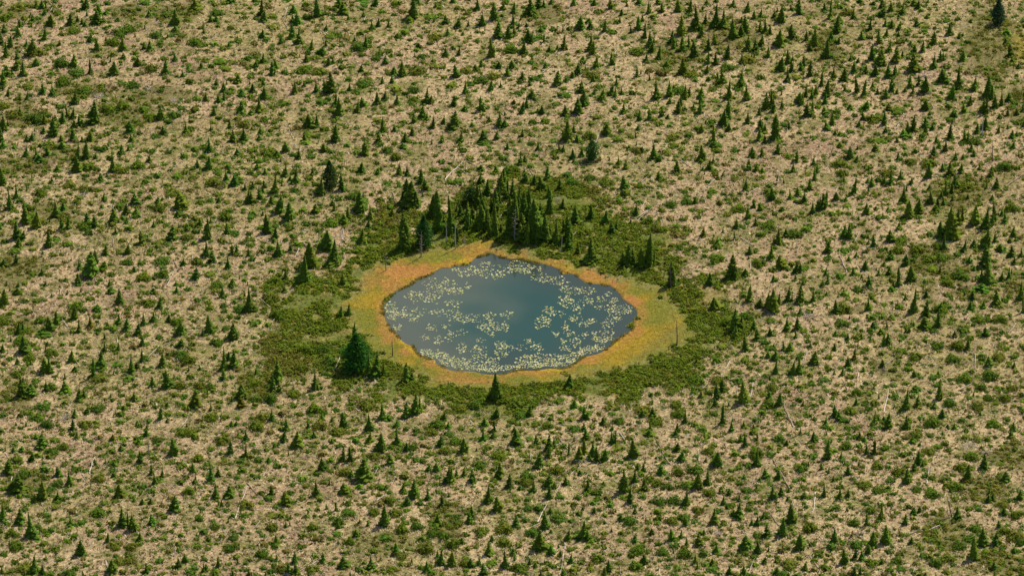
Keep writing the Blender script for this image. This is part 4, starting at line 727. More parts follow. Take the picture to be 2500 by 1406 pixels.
def scatter(shapes, which, pos, sx, sz, rot, tint, lean=0.0):
    """copies of shapes joined into one arrays triple"""
    Vs, Fs, Cs = [], [], []
    base = 0
    for k, (V, F, sh) in enumerate(shapes):
        idx = np.nonzero(which == k)[0]
        if not len(idx):
            continue
        c, s = np.cos(rot[idx])[:, None], np.sin(rot[idx])[:, None]
        X = (V[:, 0] * c - V[:, 1] * s) * sx[idx][:, None] + pos[idx, 0][:, None]
        Y = (V[:, 0] * s + V[:, 1] * c) * sx[idx][:, None] + pos[idx, 1][:, None]
        Z = V[:, 2][None, :] * sz[idx][:, None] + pos[idx, 2][:, None]
        if lean:
            X = X + (Z - pos[idx, 2][:, None]) * rng.normal(0, lean, (len(idx), 1))
            Y = Y + (Z - pos[idx, 2][:, None]) * rng.normal(0, lean, (len(idx), 1))
        Vs.append(np.stack([X, Y, Z], 2).reshape(-1, 3))
        Fs.append((F[None] + (np.arange(len(idx)) * len(V))[:, None, None]).reshape(-1, 3) + base)
        Cs.append((sh[None, :, None] * tint[idx][:, None, :]).reshape(-1, 3))
        base += len(idx) * len(V)
    return np.concatenate(Vs), np.concatenate(Fs), np.concatenate(Cs)


# ------------------------------------------------------------------ where a thing stands, in words
HOURS = ['twelve', 'one', 'two', 'three', 'four', 'five', 'six', 'seven', 'eight', 'nine', 'ten', 'eleven']
FAR = ['right-by-pond', 'a-quarter', 'half-a', 'three-quarters-of-a', 'one', 'one-and-a-quarter', 'one-and-a-half', 'one-and-three-quarter', 'two', 'two-and-a-quarter', 'two-and-a-half']


def place_words(px, py):
    dx, dy = px - 1245, 770 - py
    k = int(round((math.degrees(math.atan2(dx, dy)) % 360) / 15)) % 24
    clock = HOURS[k // 2] + " o'clock" if k % 2 == 0 else 'half past ' + HOURS[k // 2]
    q_ = int(round(math.hypot(dx, dy) / 620 * 4))
    return f"{FAR[max(1, min(q_, 10))]} pond width{'s' if q_ > 4 else ''} out toward {clock}"


ALL = {'tree': [], 'shrub': [], 'log': []}      # photograph places of everything surveyed: px, py, size


def near(kind, px, py, dist, skip=1e-3):
    best = None
    for q_ in ALL[kind]:
        d = math.hypot((q_[0] - px), (q_[1] - py) * 1.4)
        if skip < d < dist and (best is None or d < best[0]):
            best = (d, q_[2])
    return best


def relation(kind, px, py, size):
    l_ = near('log', px, py, 30)
    t_ = near('tree', px, py, 34 if kind == 'tree' else 42)
    s_ = near('shrub', px, py, 42)
    if kind == 'log':
        return 'crossing another log' if l_ and l_[0] < 18 else ('beside a spruce' if t_ else ('beside a shrub' if s_ else 'on open straw'))
    if l_:
        return 'beside a fallen log'
    if kind == 'tree':
        if t_:
            return 'beside a larger spruce' if t_[1] > size else 'beside a smaller spruce'
        return 'beside a shrub' if s_ else ('standing alone' if not near('tree', px, py, 75) else 'among spaced spruces')
    if t_:
        return 'beside a big spruce' if t_[1] > 110 else 'beside a small spruce'
    return 'beside another shrub' if s_ else 'standing alone'


ORD = ['largest', 'second-largest', 'third-largest', 'fourth-largest', 'fifth-largest', 'sixth-largest', 'seventh-largest', 'eighth-largest']


said = set()


def give_labels(items, noun, kind):
    """items: [(object, adjectives, px, py, size)]; each label is made to single out one thing"""
    groups = {}
    for it in items:
        groups.setdefault((it[1], relation(kind, it[2], it[3], it[4]), place_words(it[2], it[3])), []).append(it)
    for (adj, rel, place), its in groups.items():
        its.sort(key=lambda i: -i[4])
        for k, it in enumerate(its):
            lead = adj
            if len(its) == 2:
                lead = ('larger ' if k == 0 else 'smaller ') + adj.split()[-1]
            elif len(its) > 2:
                lead = ORD[min(k, 7)] + ' ' + adj.split()[-1]
            text = f"{lead} {noun} {rel}, {place}"
            for other in (adj.split()[0], 'next-largest', 'smallest'):
                if text in said:
                    text = f"{other} {lead.split()[-1]} {noun} {rel}, {place}"
            said.add(text)
            it[0]['label'] = text


# ------------------------------------------------------------------ spruces
SPECIAL = {
    (2, 2, 83, 111): 'lone tall spruce between the near shore and the straw below the pond',
    (2, 2, 156, 99): 'small conical spruce on green heath, next along the near shore from the lone tall one',
    (2, 1, 123, 99): 'broadest tall dark spruce in the dense clump behind the pond',
    (2, 1, 102, 95): 'tall spruce directly behind the tall grey dead tree in the clump behind the pond',
    (2, 1, 27, 88): 'tallest slender spruce of the clump behind the pond, nearest the branched grey dead tree',
    (2, 1, 40, 92): 'tall spruce just behind the bare white dead trunk on the far shore',
    (1, 1, 193, 107): 'very tall thin spruce behind the small twiggy dead tree at the heath edge',
    (2, 1, 176, 119): 'broad dark spruce on the far bank, its shadow touching orange moss',
    (3, 1, 33, 122): 'tallest spruce of the tight row toward two o\'clock from the pond',
    (3, 1, 57, 141): 'lone dark spruce with a grey dead spire, shadow falling onto the yellow moss',
    (1, 2, 197, 93): 'small spruce on green heath between the short dead pole and the big larch',
    (1, 2, 167, 89): 'dark spruce in front of the big shore larch, tallest of three there',
    (1, 2, 160, 88): 'dark spruce half hidden against the front of the big shore larch',
    (1, 2, 174, 87): 'narrow small spruce at the moss side foot of the big shore larch',
    (1, 1, 127, 121): 'large spruce at the heath edge toward half past ten, front one of its pair',
    (1, 1, 120, 107): 'spruce just behind its larger twin at the heath edge toward half past ten',
    (1, 1, 102, 124): 'tall spruce at the heath edge toward ten o\'clock, rear of an overlapping pair',
    (1, 1, 97, 139): 'tall spruce at the heath edge toward ten o\'clock, front of an overlapping pair',
    (3, 2, 117, 45): 'tall spruce of the close pair at the heath end toward three o\'clock',
    (2, 1, 143, 100): 'tall spruce on the far bank beside the thin crooked dead stem',
    (2, 1, 113, 80): 'tall narrow spruce just behind the broadest spruce of the clump behind the pond',
    (2, 1, 84, 72): 'tall narrow spruce half way back in the clump behind the pond',
    (2, 1, 91, 50): 'tall dark spruce farthest back in the clump behind the pond',
}
YELLOW = {(0, 2, 88, 40), (1, 2, 35, 118), (0, 3, 110, 11), (3, 2, 73, 6), (3, 2, 82, 11), (3, 2, 80, 26), (3, 1, 87, 93), (4, 2, 34, 73), (0, 0, 58, 47)}

trees = []
for c, r, (u, v, h, w) in survey(TREES, 4):
    px, pb = c * 500 + u * U, ROW[r] + v * U
    top = ROW[r] + (v - h) * U
    wp = w * U * (1.58 if h < 19 else 1.62)
    x, y = ground_at(px, pb - 0.22 * wp)
    H = float(height_at(y, top))
    rad = float(metres(wp / 2, y))
    trees.append(dict(key=(c, r, int(u), int(v)), px=px, py=(pb + top) / 2, x=float(x), y=float(y), H=max(H * 1.1, 0.6), r=rad, size=h * w))
rs = random.Random(5)
stand = []
while len(stand) < 34:
    px, pb = rs.uniform(1010, 1390), rs.uniform(480, 606)
    if abs(px - 1215) / 230 + (606 - pb) / 190 > 1.0 or rs.random() < 0.25 * (px > 1330):
        continue
    hp, x, y = rs.uniform(28, 62), 0, 0
    x, y = ground_at(px, pb)
    if lookup(MG, [x], [y])[0] > 0.15 or lookup(SG, [x], [y])[0] < 2.5:
        continue
    wp = hp * rs.uniform(0.26, 0.4)
    stand.append(1)
    trees.append(dict(key=(9, 9, len(stand), 0), px=px, py=pb - hp / 2, x=float(x), y=float(y), H=float(height_at(y, pb - hp)) * 1.1, r=float(metres(wp / 2 * 1.4, y)), size=hp * wp / U / U))
ALL['tree'] = [(t['px'], t['py'], t['size']) for t in trees]
ALL['shrub'] = [(c * 500 + v[0] * U, ROW[r] + v[1] * U, v[2] * v[3]) for c, r, v in survey(SHRUBS, 4) if v[2] * v[3] > 60]
ALL['log'] = [(c * 500 + (v[0] + v[2]) / 2 * U, ROW[r] + (v[1] + v[3]) / 2 * U, 0) for c, r, v in survey(LOGS, 4)]
trees.sort(key=lambda t: -(t['size'] + (1000 if t['key'] in SPECIAL else 0)))
big, rest = trees[:300], trees[300:]
for t in trees:
    t['z'] = float(ground_z(np.array([t['x']]), np.array([t['y']]))[0]) - 0.05
    slim = t['H'] / (2 * t['r'])
    rr = random.random()
    t['kind'] = 'skirt' if (rr < 0.26 and slim < 2.4) else ('slim' if slim > 2.0 else ('full' if rr < 0.6 else 'cone'))
    fresh = random.random() + (0.32 if t['px'] > 1480 and t['py'] < 620 else 0) - (0.15 if t['size'] > 150 else 0)
    t['tone'] = 2 if t['key'] in YELLOW else (1 if fresh > 0.72 else 0)
TONES = np.array([(0.122, 0.218, 0.024), (0.162, 0.245, 0.024), (0.18, 0.19, 0.016)])

KINDS = ['cone', 'full', 'slim', 'skirt']
small_shapes = [spruce_shape(100 + i, KINDS[i % 4], (9, 10, 11, 8)[i // 4], (8, 8, 7, 10)[i // 4]) for i in range(16)]
crown_cache = {}
trunk_me = None


def tube(points, radii, k=6):
    """tapered tube through points"""
    P = np.array(points, float)
    V, F = [], []
    for i, p in enumerate(P):
        d = P[min(i + 1, len(P) - 1)] - P[max(i - 1, 0)]
        d /= np.linalg.norm(d)
        s = np.cross(d, (0.13, 0.31, 0.94) if abs(d[2]) < 0.9 else (1, 0.2, 0))
        s /= np.linalg.norm(s)
        u = np.cross(d, s)
        for j in range(k):
            a = 2 * math.pi * j / k
            V.append(p + (s * math.cos(a) + u * math.sin(a)) * radii[i])
    for i in range(len(P) - 1):
        for j in range(k):
            F += [(i * k + j, i * k + (j + 1) % k, (i + 1) * k + (j + 1) % k), (i * k + j, (i + 1) * k + (j + 1) % k, (i + 1) * k + j)]
    V += [P[0], P[-1]]
    n0, n1 = len(V) - 2, len(V) - 1
    for j in range(k):
        F += [(n0, (j + 1) % k, j), (n1, (len(P) - 1) * k + j, (len(P) - 1) * k + (j + 1) % k)]
    return np.array(V), np.array(F)


tv, tf = tube([(0, 0, -0.03), (0, 0, 0.4), (0, 0, 0.96)], [0.085, 0.055, 0.01])
trunk_me = mesh_np('trunk', tv, tf, np.ones((len(tv), 3)) * (0.085, 0.065, 0.05), M_WOOD)


def crown_mesh(kind, variant, tone, large):
    k = (kind, variant, tone, large)
    if k not in crown_cache:
        V, F, sh = spruce_shape(500 + variant * 13 + KINDS.index(kind), kind, 25 if large else 15, 12 if large else 9)
        crown_cache[k] = mesh_np('crown', V, F, sh[:, None] * TONES[tone], M_NEEDLE)
    return crown_cache[k]


lab = []
for i, t in enumerate(big):
    large = t['H'] > 4.2
    o = link('spruce_tree', None)
    o.location = (t['x'], t['y'], t['z'])
    o.rotation_euler = (random.gauss(0, .035), random.gauss(0, .035), random.uniform(0, 6.28))
    o.scale = (t['r'], t['r'], t['H'])
    o['category'] = 'tree'
    o['group'] = 'spruces scattered over the bog'
    link('crown', crown_mesh(t['kind'], i % 3, t['tone'], large), o)
    link('trunk', trunk_me, o)
    if t['key'] in SPECIAL:
        o['label'] = SPECIAL[t['key']]
    else:
        s = t['H'] / (2 * t['r'])
        hgt = 'tall' if t['H'] > 3.9 else ('medium' if t['H'] > 2.9 else 'short')
        adj = hgt + ' ' + ('yellowish' if t['tone'] == 2 else ('slender' if s > 2.15 else ('broad' if s < 1.6 else 'conical')))
        lab.append((o, adj, t['px'], t['py'], t['size']))
give_labels(lab, 'spruce', 'tree')

# saplings between them, and the same woodland going on outside the view
occ = np.array([(t['x'], t['y'], t['r']) for t in trees])
ext = []
tries = 0
while len(ext) < 640 and tries < 9000:
    tries += 1
    px, py = random.uniform(-200, 2700), random.uniform(-150, 1540)
    inside = -5 < px < 2505 and -5 < py < 1411
    if inside and random.random() < 0.45:
        continue
    x, y = [float(v) for v in ground_at(px, py)]
    if inside and lookup(HG + MG, [x], [y])[0] > 0.3:
        continue
    rad = random.uniform(0.16, 0.34) if inside else random.uniform(0.25, 0.75)
    if np.min(np.hypot(occ[:, 0] - x, occ[:, 1] - y) - occ[:, 2]) < rad + 0.25:
        continue
    ext.append((x, y, rad, rad * random.uniform(2.6, 4.4)))
ex = np.array(ext)
rx = np.concatenate([[t['x'] for t in rest], ex[:, 0]])
ry = np.concatenate([[t['y'] for t in rest], ex[:, 1]])
rr_ = np.concatenate([[t['r'] for t in rest], ex[:, 2]])
rh = np.concatenate([[t['H'] for t in rest], ex[:, 3]])
rz = ground_z(rx, ry) - 0.04
tone = np.concatenate([[t['tone'] for t in rest], rng.integers(0, 2, len(ex))]).astype(int)
kind = np.concatenate([[KINDS.index(t['kind']) for t in rest], rng.integers(0, 4, len(ex))]).astype(int)
tint = TONES[tone] * rng.uniform(0.72, 1.3, (len(rx), 1)) * rng.normal(1, 0.06, (len(rx), 3))
V, F, Cc = scatter(small_shapes, kind + 4 * rng.integers(0, 4, len(rx)), np.stack([rx, ry, rz], 1), rr_, rh, rng.uniform(0, 6.28, len(rx)), tint, 0.05)
link('young_spruces', mesh_np('young_spruces', V, F, Cc, M_NEEDLE), kind='stuff', label='many small young spruces dotted over the straw-coloured bog', category='young trees')

# ------------------------------------------------------------------ larches and rounded trees
LARCH_LABEL = {
    (4, 0, 174): 'soft blue-green larch standing alone on olive heath near dark bushy spruces',
    (1, 1, 122): 'bushy mid-green larch between two dark spruces toward eleven o\'clock from the pond',
    (2, 1, 178): 'rounded bright green tree standing on straw beyond the clump behind the pond',
    (2, 1, 60): 'broad leafy green bush-like tree at the back of the clump behind the pond',
    (2, 1, 14): 'bright blue-green larch behind the branched grey dead tree on the far shore',
    (1, 2, 148): 'biggest larch, vivid green and bushy, at the pond shore toward nine o\'clock',
}
for i, (c, r, (u, v, h, w)) in enumerate(survey(LARCHES, 4)):
    px, pb, top = c * 500 + u * U, ROW[r] + v * U, ROW[r] + (v - h) * U
    x, y = [float(q_) for q_ in ground_at(px, pb - 0.22 * w * U)]
    H, rad = float(height_at(y, top)) * 1.08, float(metres(w * U / 2 * (1.45 if h > 35 else 1.35), y))
    o = link('larch_tree', None)
    o.location = (x, y, gz1(x, y) - 0.05)
    o.scale = (rad, rad, H)
    k = (c, r, int(u))
    o['label'], o['category'], o['group'] = LARCH_LABEL[k], 'tree', 'larches and leafy trees'
    V, F, sh = larch_shape(900 + i, 4200 if k == (1, 2, 148) else 2600, k in ((2, 1, 178), (2, 1, 60)))
    tc = {(4, 0, 174): (0.045, 0.105, 0.048), (1, 1, 122): (0.075, 0.135, 0.03), (2, 1, 60): (0.07, 0.13, 0.03), (1, 2, 148): (0.066, 0.205, 0.028)}.get(k, (0.062, 0.170, 0.034))
    link('crown', mesh_np('crown', V, F, sh[:, None] * np.array(tc), M_LARCH), o)
    link('trunk', trunk_me, o)

# ------------------------------------------------------------------ shrubs
shrubs = []
for c, r, (u, v, w, h) in survey(SHRUBS, 4):
    px, py = c * 500 + u * U, ROW[r] + v * U
    x, y = [float(q_) for q_ in ground_at(px, py + 0.12 * h * U)]
    rad = float(metres(w * U / 2 * 1.4, y))
    shrubs.append(dict(px=px, py=py, x=x, y=y, r=rad, H=rad * min(1.1, 0.28 + 0.75 * h / w) * random.uniform(0.75, 1.0), size=w * h))
for s in shrubs:
    s['sp'] = 0.7 - float(lookup(MG, [s['x']], [s['y']])[0])
shrubs = [s for s in shrubs if s['sp'] > 0.55 and s['r'] < 1.75]
shrubs.sort(key=lambda s: -s['size'])
sbig, srest = shrubs[:300], shrubs[300:]
LEAFT = np.array([(0.126, 0.214, 0.018), (0.152, 0.220, 0.020), (0.106, 0.200, 0.022), (0.180, 0.222, 0.028)])
shrub_me = []
for i in range(12):
    V, F, sh = shrub_shape(300 + i, 460, 0.105)
    shrub_me.append(mesh_np('shrub', V, F, sh[:, None] * LEAFT[i % 4], M_LEAF))
lab = []
for i, s in enumerate(sbig):
    o = link('shrub', shrub_me[random.randrange(12)])
    o.location = (s['x'], s['y'], float(ground_z(np.array([s['x']]), np.array([s['y']]))[0]) - 0.04)
    o.rotation_euler.z = random.uniform(0, 6.28)
    o.scale = (s['r'], s['r'] * random.uniform(0.85, 1.1), s['H'])
    o['category'] = 'shrub'
    o['group'] = 'leafy shrubs scattered over the bog'
    adj = 'wide low' if s['H'] < 0.62 * s['r'] else ('big rounded' if s['r'] > 1.05 else 'small rounded')
    lab.append((o, adj, s['px'], s['py'], s['size']))
give_labels(lab, 'shrub', 'shrub')

# smaller bushes and tufts filling in
small_shrub = [shrub_shape(400 + i, 34, 0.25) for i in range(6)]
allocc = np.array([(s['x'], s['y'], s['r']) for s in shrubs] + [tuple(o_) for o_ in occ])
cell = 2.5
buckets = {}
for k, (a, b, c_) in enumerate(allocc):
    buckets.setdefault((int(a // cell), int(b // cell)), []).append((a, b, c_))


def free(x, y, rad, overlap):
    i0, j0 = int(x // cell), int(y // cell)
    for i in range(i0 - 1, i0 + 2):
        for j in range(j0 - 1, j0 + 2):
            for a, b, c_ in buckets.get((i, j), ()):
                if math.hypot(a - x, b - y) < (c_ + rad) * overlap:
                    return False
    return True


pxs, pys = rng.uniform(-200, 2700, 28000), rng.uniform(-150, 1540, 28000)
fx, fy = ground_at(pxs, pys)
fsp, fm, fh, fo = zones(fx, fy)
den = fbm(fx, fy, 14.0, 81) * 0.75 + 0.25 * fbm(fx, fy, 40.0, 83) + 0.12 * (pxs < 900) * (pys < 560) + 0.05 * (pys > 1050)
fill = []
for x, y, m_, h_, dn, sd, px, py in zip(fx, fy, fm, fh, den, fsp, pxs, pys):
    if sd < 0.8 or m_ > 0.25 or h_ > 0.5:
        continue
    inside = 0 < px < 2500 and 0 < py < 1406
    if random.random() > (0.5 + 2.0 * max(0, dn - 0.35)):
        continue
    rad = random.choice((0.24, 0.34, 0.44, 0.55, 0.68, 0.8)) * random.uniform(0.8, 1.2) * (1.0 if inside else 1.3) * (1.2 if px < 1000 and py < 620 else 1.0)
    if not free(x, y, rad, 0.68):
        continue
    buckets.setdefault((int(x // cell), int(y // cell)), []).append((x, y, rad))
    fill.append((x, y, rad, rad * random.uniform(0.55, 0.95)))
# bushes crowd round the feet of many spruces
for t in trees:
    if random.random() < 0.5 and 'key' in t and t['key'][0] != 9:
        an, d_ = random.uniform(0, 6.28), t['r'] * random.uniform(0.7, 1.2)
        x, y = t['x'] + math.cos(an) * d_, t['y'] + math.sin(an) * d_
        if lookup(MG, [x], [y])[0] < 0.3 and lookup(SG, [x], [y])[0] > 1.0:
            rad = random.uniform(0.35, 0.8)
            fill.append((x, y, rad, rad * random.uniform(0.6, 0.95)))
fa = np.array(fill)
sx_ = np.concatenate([[s['x'] for s in srest], fa[:, 0]])
sy_ = np.concatenate([[s['y'] for s in srest], fa[:, 1]])
sr_ = np.concatenate([[s['r'] for s in srest], fa[:, 2]])
sh_ = np.concatenate([[s['H'] for s in srest], fa[:, 3]])
tint = LEAFT[rng.integers(0, 4, len(sx_))] * rng.uniform(0.75, 1.25, (len(sx_), 1))
dry = rng.random(len(sx_)) < np.where(sr_ < 0.42, 0.16, 0.04)
tint[dry] = np.array((0.2, 0.18, 0.045)) * rng.uniform(0.8, 1.2, (dry.sum(), 1))
V, F, Cc = scatter(small_shrub, rng.integers(0, 6, len(sx_)), np.stack([sx_, sy_, ground_z(sx_, sy_) - 0.03], 1), sr_, sh_, rng.uniform(0, 6.28, len(sx_)), tint)
link('low_bushes', mesh_np('low_bushes', V, F, Cc, M_LEAF), kind='stuff', label='countless small green and olive bushes between the spruces', category='bushes')

# ------------------------------------------------------------------ heath carpet round the pond and in patches
pxs, pys = rng.uniform(-60, 2560, 60000), rng.uniform(-60, 1470, 60000)
nb_ = rng.random(60000) < 0.55
pxs[nb_], pys[nb_] = rng.uniform(640, 1840, nb_.sum()), rng.uniform(400, 1010, nb_.sum())
fx, fy = ground_at(pxs, pys)
fsp, fm, fh, fo = zones(fx, fy)
nn = fbm(fx, fy, 3.0, 91)
ok = (fsp > 1.0) & (fm < 0.25 + 0.5 * rng.random(60000) ** 3) & ((np.maximum(fh, fm * 0.8) * (nn > 0.40) > rng.random(60000) * 0.7) | (fo * (nn > 0.36) > rng.random(60000) * 1.0))
hx, hy, ho = fx[ok], fy[ok], (fo > fh)[ok]
tx_, ty_ = ground_at(np.array([1541, 1545, 1552, 1557, 950, 945, 955, 1545, 1548]), np.array([796, 790, 774, 779, 727, 732, 722, 798, 786]))
hx, hy, ho = np.concatenate([tx_, hx]), np.concatenate([ty_, hy]), np.concatenate([np.zeros(9, bool), ho])
hr = rng.uniform(0.32, 0.8, len(hx))
heath_shape = [shrub_shape(600 + i, 34, 0.26, True) for i in range(6)]
tint = np.where(ho[:, None], (0.148, 0.172, 0.024), (0.122, 0.196, 0.016)) * rng.uniform(0.7, 1.35, (len(hx), 1))
pale = rng.random(len(hx)) < 0.14
tint[pale] = np.array((0.18, 0.20, 0.025)) * rng.uniform(0.8, 1.2, (pale.sum(), 1))
sel = np.concatenate([np.nonzero(ho)[0][:4200], np.nonzero(~ho)[0][:6200]])
V, F, Cc = scatter(heath_shape, rng.integers(0, 6, len(sel)), np.stack([hx, hy, ground_z(hx, hy) - 0.05], 1)[sel], hr[sel], (hr * rng.uniform(0.45, 0.8, len(hx)))[sel], rng.uniform(0, 6.28, len(sel)), tint[sel])
link('heath', mesh_np('heath', V, F, Cc, M_LEAF), kind='stuff', label='low dark green heath carpet ringing the mossy pond margin', category='heath')

# ------------------------------------------------------------------ dry sedge litter on the open bog
def blades(x, y, z, ln, up, wid, ang, colr):
    n_ = len(x)
    d = np.stack([np.cos(ang) * np.cos(up), np.sin(ang) * np.cos(up), np.sin(up)], 1) * ln[:, None]
    s = np.stack([-np.sin(ang), np.cos(ang), np.zeros(n_)], 1) * wid[:, None]
    p = np.stack([x, y, z], 1)
    V = np.stack([p - s, p + s, p + d], 1).reshape(-1, 3)
    return V, np.arange(3 * n_).reshape(-1, 3), np.repeat(colr, 3, 0)


NT = 70000
pxs, pys = rng.uniform(-180, 2680, NT), rng.uniform(-140, 1560, NT)
fx, fy = ground_at(pxs, pys)
fsp, fm, fh, fo = zones(fx, fy)
ok = (fsp > 0.8) & (fm < 0.3) & (fh < 0.45) & (fo < rng.random(NT) * 1.1)
fx, fy = fx[ok], fy[ok]
per = 5
bx, by = np.repeat(fx, per), np.repeat(fy, per)
bx, by = bx + rng.normal(0, 0.12, len(bx)), by + rng.normal(0, 0.12, len(bx))
pal = np.array([(0.52, 0.41, 0.25), (0.46, 0.345, 0.20), (0.61, 0.51, 0.345), (0.41, 0.29, 0.18), (0.20, 0.17, 0.05), (0.16, 0.17, 0.035)])
pick = np.repeat(rng.choice(6, len(fx), p=(0.30, 0.26, 0.16, 0.14, 0.09, 0.05)), per)
cc = pal[pick] * np.repeat(rng.uniform(0.62, 1.25, len(fx)), per)[:, None] * rng.uniform(0.85, 1.15, (len(bx), 1))
V, F, Cc = blades(bx, by, ground_z(bx, by) - 0.01, rng.uniform(0.22, 0.6, len(bx)), rng.uniform(0.1, 0.95, len(bx)), rng.uniform(0.035, 0.09, len(bx)), np.repeat(rng.uniform(0, 6.28, len(fx)), per) + rng.normal(0, 0.7, len(bx)), cc)
link('dry_sedge', mesh_np('dry_sedge', V, F, Cc, M_STRAW), kind='stuff', label='matted dry straw-coloured sedge covering the open bog', category='dry grass')

# small green sedge tufts among the straw
NG = 44000
pxs, pys = rng.uniform(-180, 2680, NG), rng.uniform(-140, 1560, NG)
fx, fy = ground_at(pxs, pys)
fsp, fm, fh, fo = zones(fx, fy)
ok = (fsp > 0.8) & (fm < 0.2 + 0.75 * (rng.random(NG) < 0.25)) & (fbm(fx, fy, 4.0, 97) + rng.normal(0, 0.2, NG) > 0.45)
fx, fy = fx[ok], fy[ok]
per = 9
bx, by = np.repeat(fx, per), np.repeat(fy, per)
bx, by = bx + rng.normal(0, 0.1, len(bx)), by + rng.normal(0, 0.1, len(bx))
pal = np.array([(0.14, 0.19, 0.02), (0.18, 0.19, 0.028), (0.11, 0.175, 0.02), (0.22, 0.19, 0.045)])
cc = np.repeat(pal[rng.integers(0, 4, len(fx))], per, 0) * rng.uniform(0.7, 1.25, (len(bx), 1))
V, F, Cc = blades(bx, by, ground_z(bx, by) - 0.01, rng.uniform(0.18, 0.42, len(bx)), rng.uniform(0.35, 1.3, len(bx)), rng.uniform(0.03, 0.07, len(bx)), rng.uniform(0, 6.28, len(bx)), cc)
link('green_sedge', mesh_np('green_sedge', V, F, Cc, M_LEAF), kind='stuff', label='small olive green sedge tufts flecking the dry straw', category='grass')

# golden sedge and moss tufts on the pond margin
NS = 42000
pxs, pys = rng.uniform(830, 1720, NS), rng.uniform(575, 965, NS)
fx, fy = ground_at(pxs, pys)
fsp, fm, fh, fo = zones(fx, fy)
ok = (fsp > 0.35) & (fm > 0.35)
fx, fy = fx[ok], fy[ok]
mr_ = np.zeros(len(fx))
for a, b, c, d, e in RUST_G:
    mr_ = np.maximum(mr_, e * sstep(1.25, 0.5, np.hypot((fx - a) / c, (fy - b) / d)))
yel = np.array([(0.28, 0.195, 0.02), (0.235, 0.175, 0.02), (0.155, 0.165, 0.02), (0.31, 0.235, 0.04)])
cc = yel[rng.integers(0, 4, len(fx))]
ism = rng.random(len(fx)) < np.maximum(mr_, 0.42 * sstep(2.0, 0.5, lookup(SG, fx, fy) + (fbm(fx, fy, 2.5, 55) - 0.45) * 3.5))
cc[ism] = np.array([(0.37, 0.175, 0.055), (0.31, 0.135, 0.05), (0.41, 0.24, 0.05)])[rng.integers(0, 3, ism.sum())]
cc = cc * rng.uniform(0.8, 1.2, (len(fx), 1))
V, F, Cc = blades(fx, fy, ground_z(fx, fy) - 0.01, rng.uniform(0.12, 0.3, len(fx)), rng.uniform(0.2, 1.1, len(fx)), rng.uniform(0.02, 0.045, len(fx)), rng.uniform(0, 6.28, len(fx)), cc)
link('golden_sedge', mesh_np('golden_sedge', V, F, Cc, M_STRAW), kind='stuff', label='short golden and rusty sedge on the moss ring around the pond', category='sedge')

# a ragged fringe of sedge and moss hanging over the waterline
NF = 60000
pxs, pys = rng.uniform(925, 1565, NF), rng.uniform(610, 925, NF)
fx, fy = ground_at(pxs, pys)
sdp = poly_sd(fx, fy, POND_G)
nf = fbm(fx, fy, 1.3, 101)
ok = (np.abs(sdp - 0.02) < 0.34 * rng.random(NF)) & (nf > 0.5)
fx, fy, sdp = fx[ok], fy[ok], sdp[ok]
per = 7
bx, by = np.repeat(fx, per) + rng.normal(0, 0.1, len(fx) * per), np.repeat(fy, per) + rng.normal(0, 0.1, len(fx) * per)
pal = np.array([(0.16, 0.17, 0.03), (0.26, 0.19, 0.045), (0.33, 0.21, 0.045), (0.18, 0.21, 0.03)])
cc = np.repeat(pal[rng.integers(0, 4, len(fx))], per, 0) * rng.uniform(0.7, 1.2, (len(bx), 1))
V, F, Cc = blades(bx, by, np.maximum(ground_z(bx, by), WATER_Z) - 0.01, rng.uniform(0.14, 0.4, len(bx)), rng.uniform(0.3, 1.2, len(bx)), rng.uniform(0.03, 0.06, len(bx)), rng.uniform(0, 6.28, len(bx)), cc)
link('shore_sedge', mesh_np('shore_sedge', V, F, Cc, M_STRAW), kind='stuff', label='ragged fringe of sedge and moss along the waterline', category='sedge')

# ------------------------------------------------------------------ lily pads
pp = []
for k, (a, b, c, d, n_) in enumerate(PADS):
    m_ = int(n_ * 1.25)
    ang, rad = rng.uniform(0, 6.28, m_), rng.random(m_) ** 0.5 * 1.18
    lump = 0.75 + 0.4 * np.sin(ang * 3 + k) * np.cos(ang * 2 + k * 2.1)
    pp.append(np.stack([a + c * rad * lump * np.cos(ang), b + d * rad * lump * np.sin(ang), np.full(m_, k)], 1))
pp = np.concatenate(pp)
lx, ly = ground_at(pp[:, 0], pp[:, 1])
ok = poly_sd(lx, ly, POND_G) < -0.45
lx, ly, lk = lx[ok], ly[ok], pp[ok, 2].astype(int)
lr = np.clip(rng.lognormal(-2.28, 0.34, len(lx)), 0.05, 0.2)
# keep pads from piling onto each other
order = np.argsort(-lr)
gridp, keepi = {}, []
for i in order:
    gx_, gy_ = int(lx[i] / 0.4), int(ly[i] / 0.4)
    if all((lx[i] - lx[j]) ** 2 + (ly[i] - ly[j]) ** 2 > ((lr[i] + lr[j]) * 0.85) ** 2 for a in (-1, 0, 1) for b in (-1, 0, 1) for j in gridp.get((gx_ + a, gy_ + b), ())):
        gridp.setdefault((gx_, gy_), []).append(i)
        keepi.append(i)
lx, ly, lr, lk = lx[keepi], ly[keepi], lr[keepi], lk[keepi]


def pad_shape(seed):
    r = np.random.default_rng(seed)
    a = np.linspace(0.22, 2 * np.pi - 0.22, 9)
    V = np.concatenate([[(0, 0, 0.0)], np.stack([np.cos(a), np.sin(a) * 0.9, 0.10 + 0.14 * r.random(9)], 1)])
    F = np.array([(0, i, i + 1) for i in range(1, 9)])
    return V, F, np.concatenate([[0.9], r.uniform(0.9, 1.1, 9)])


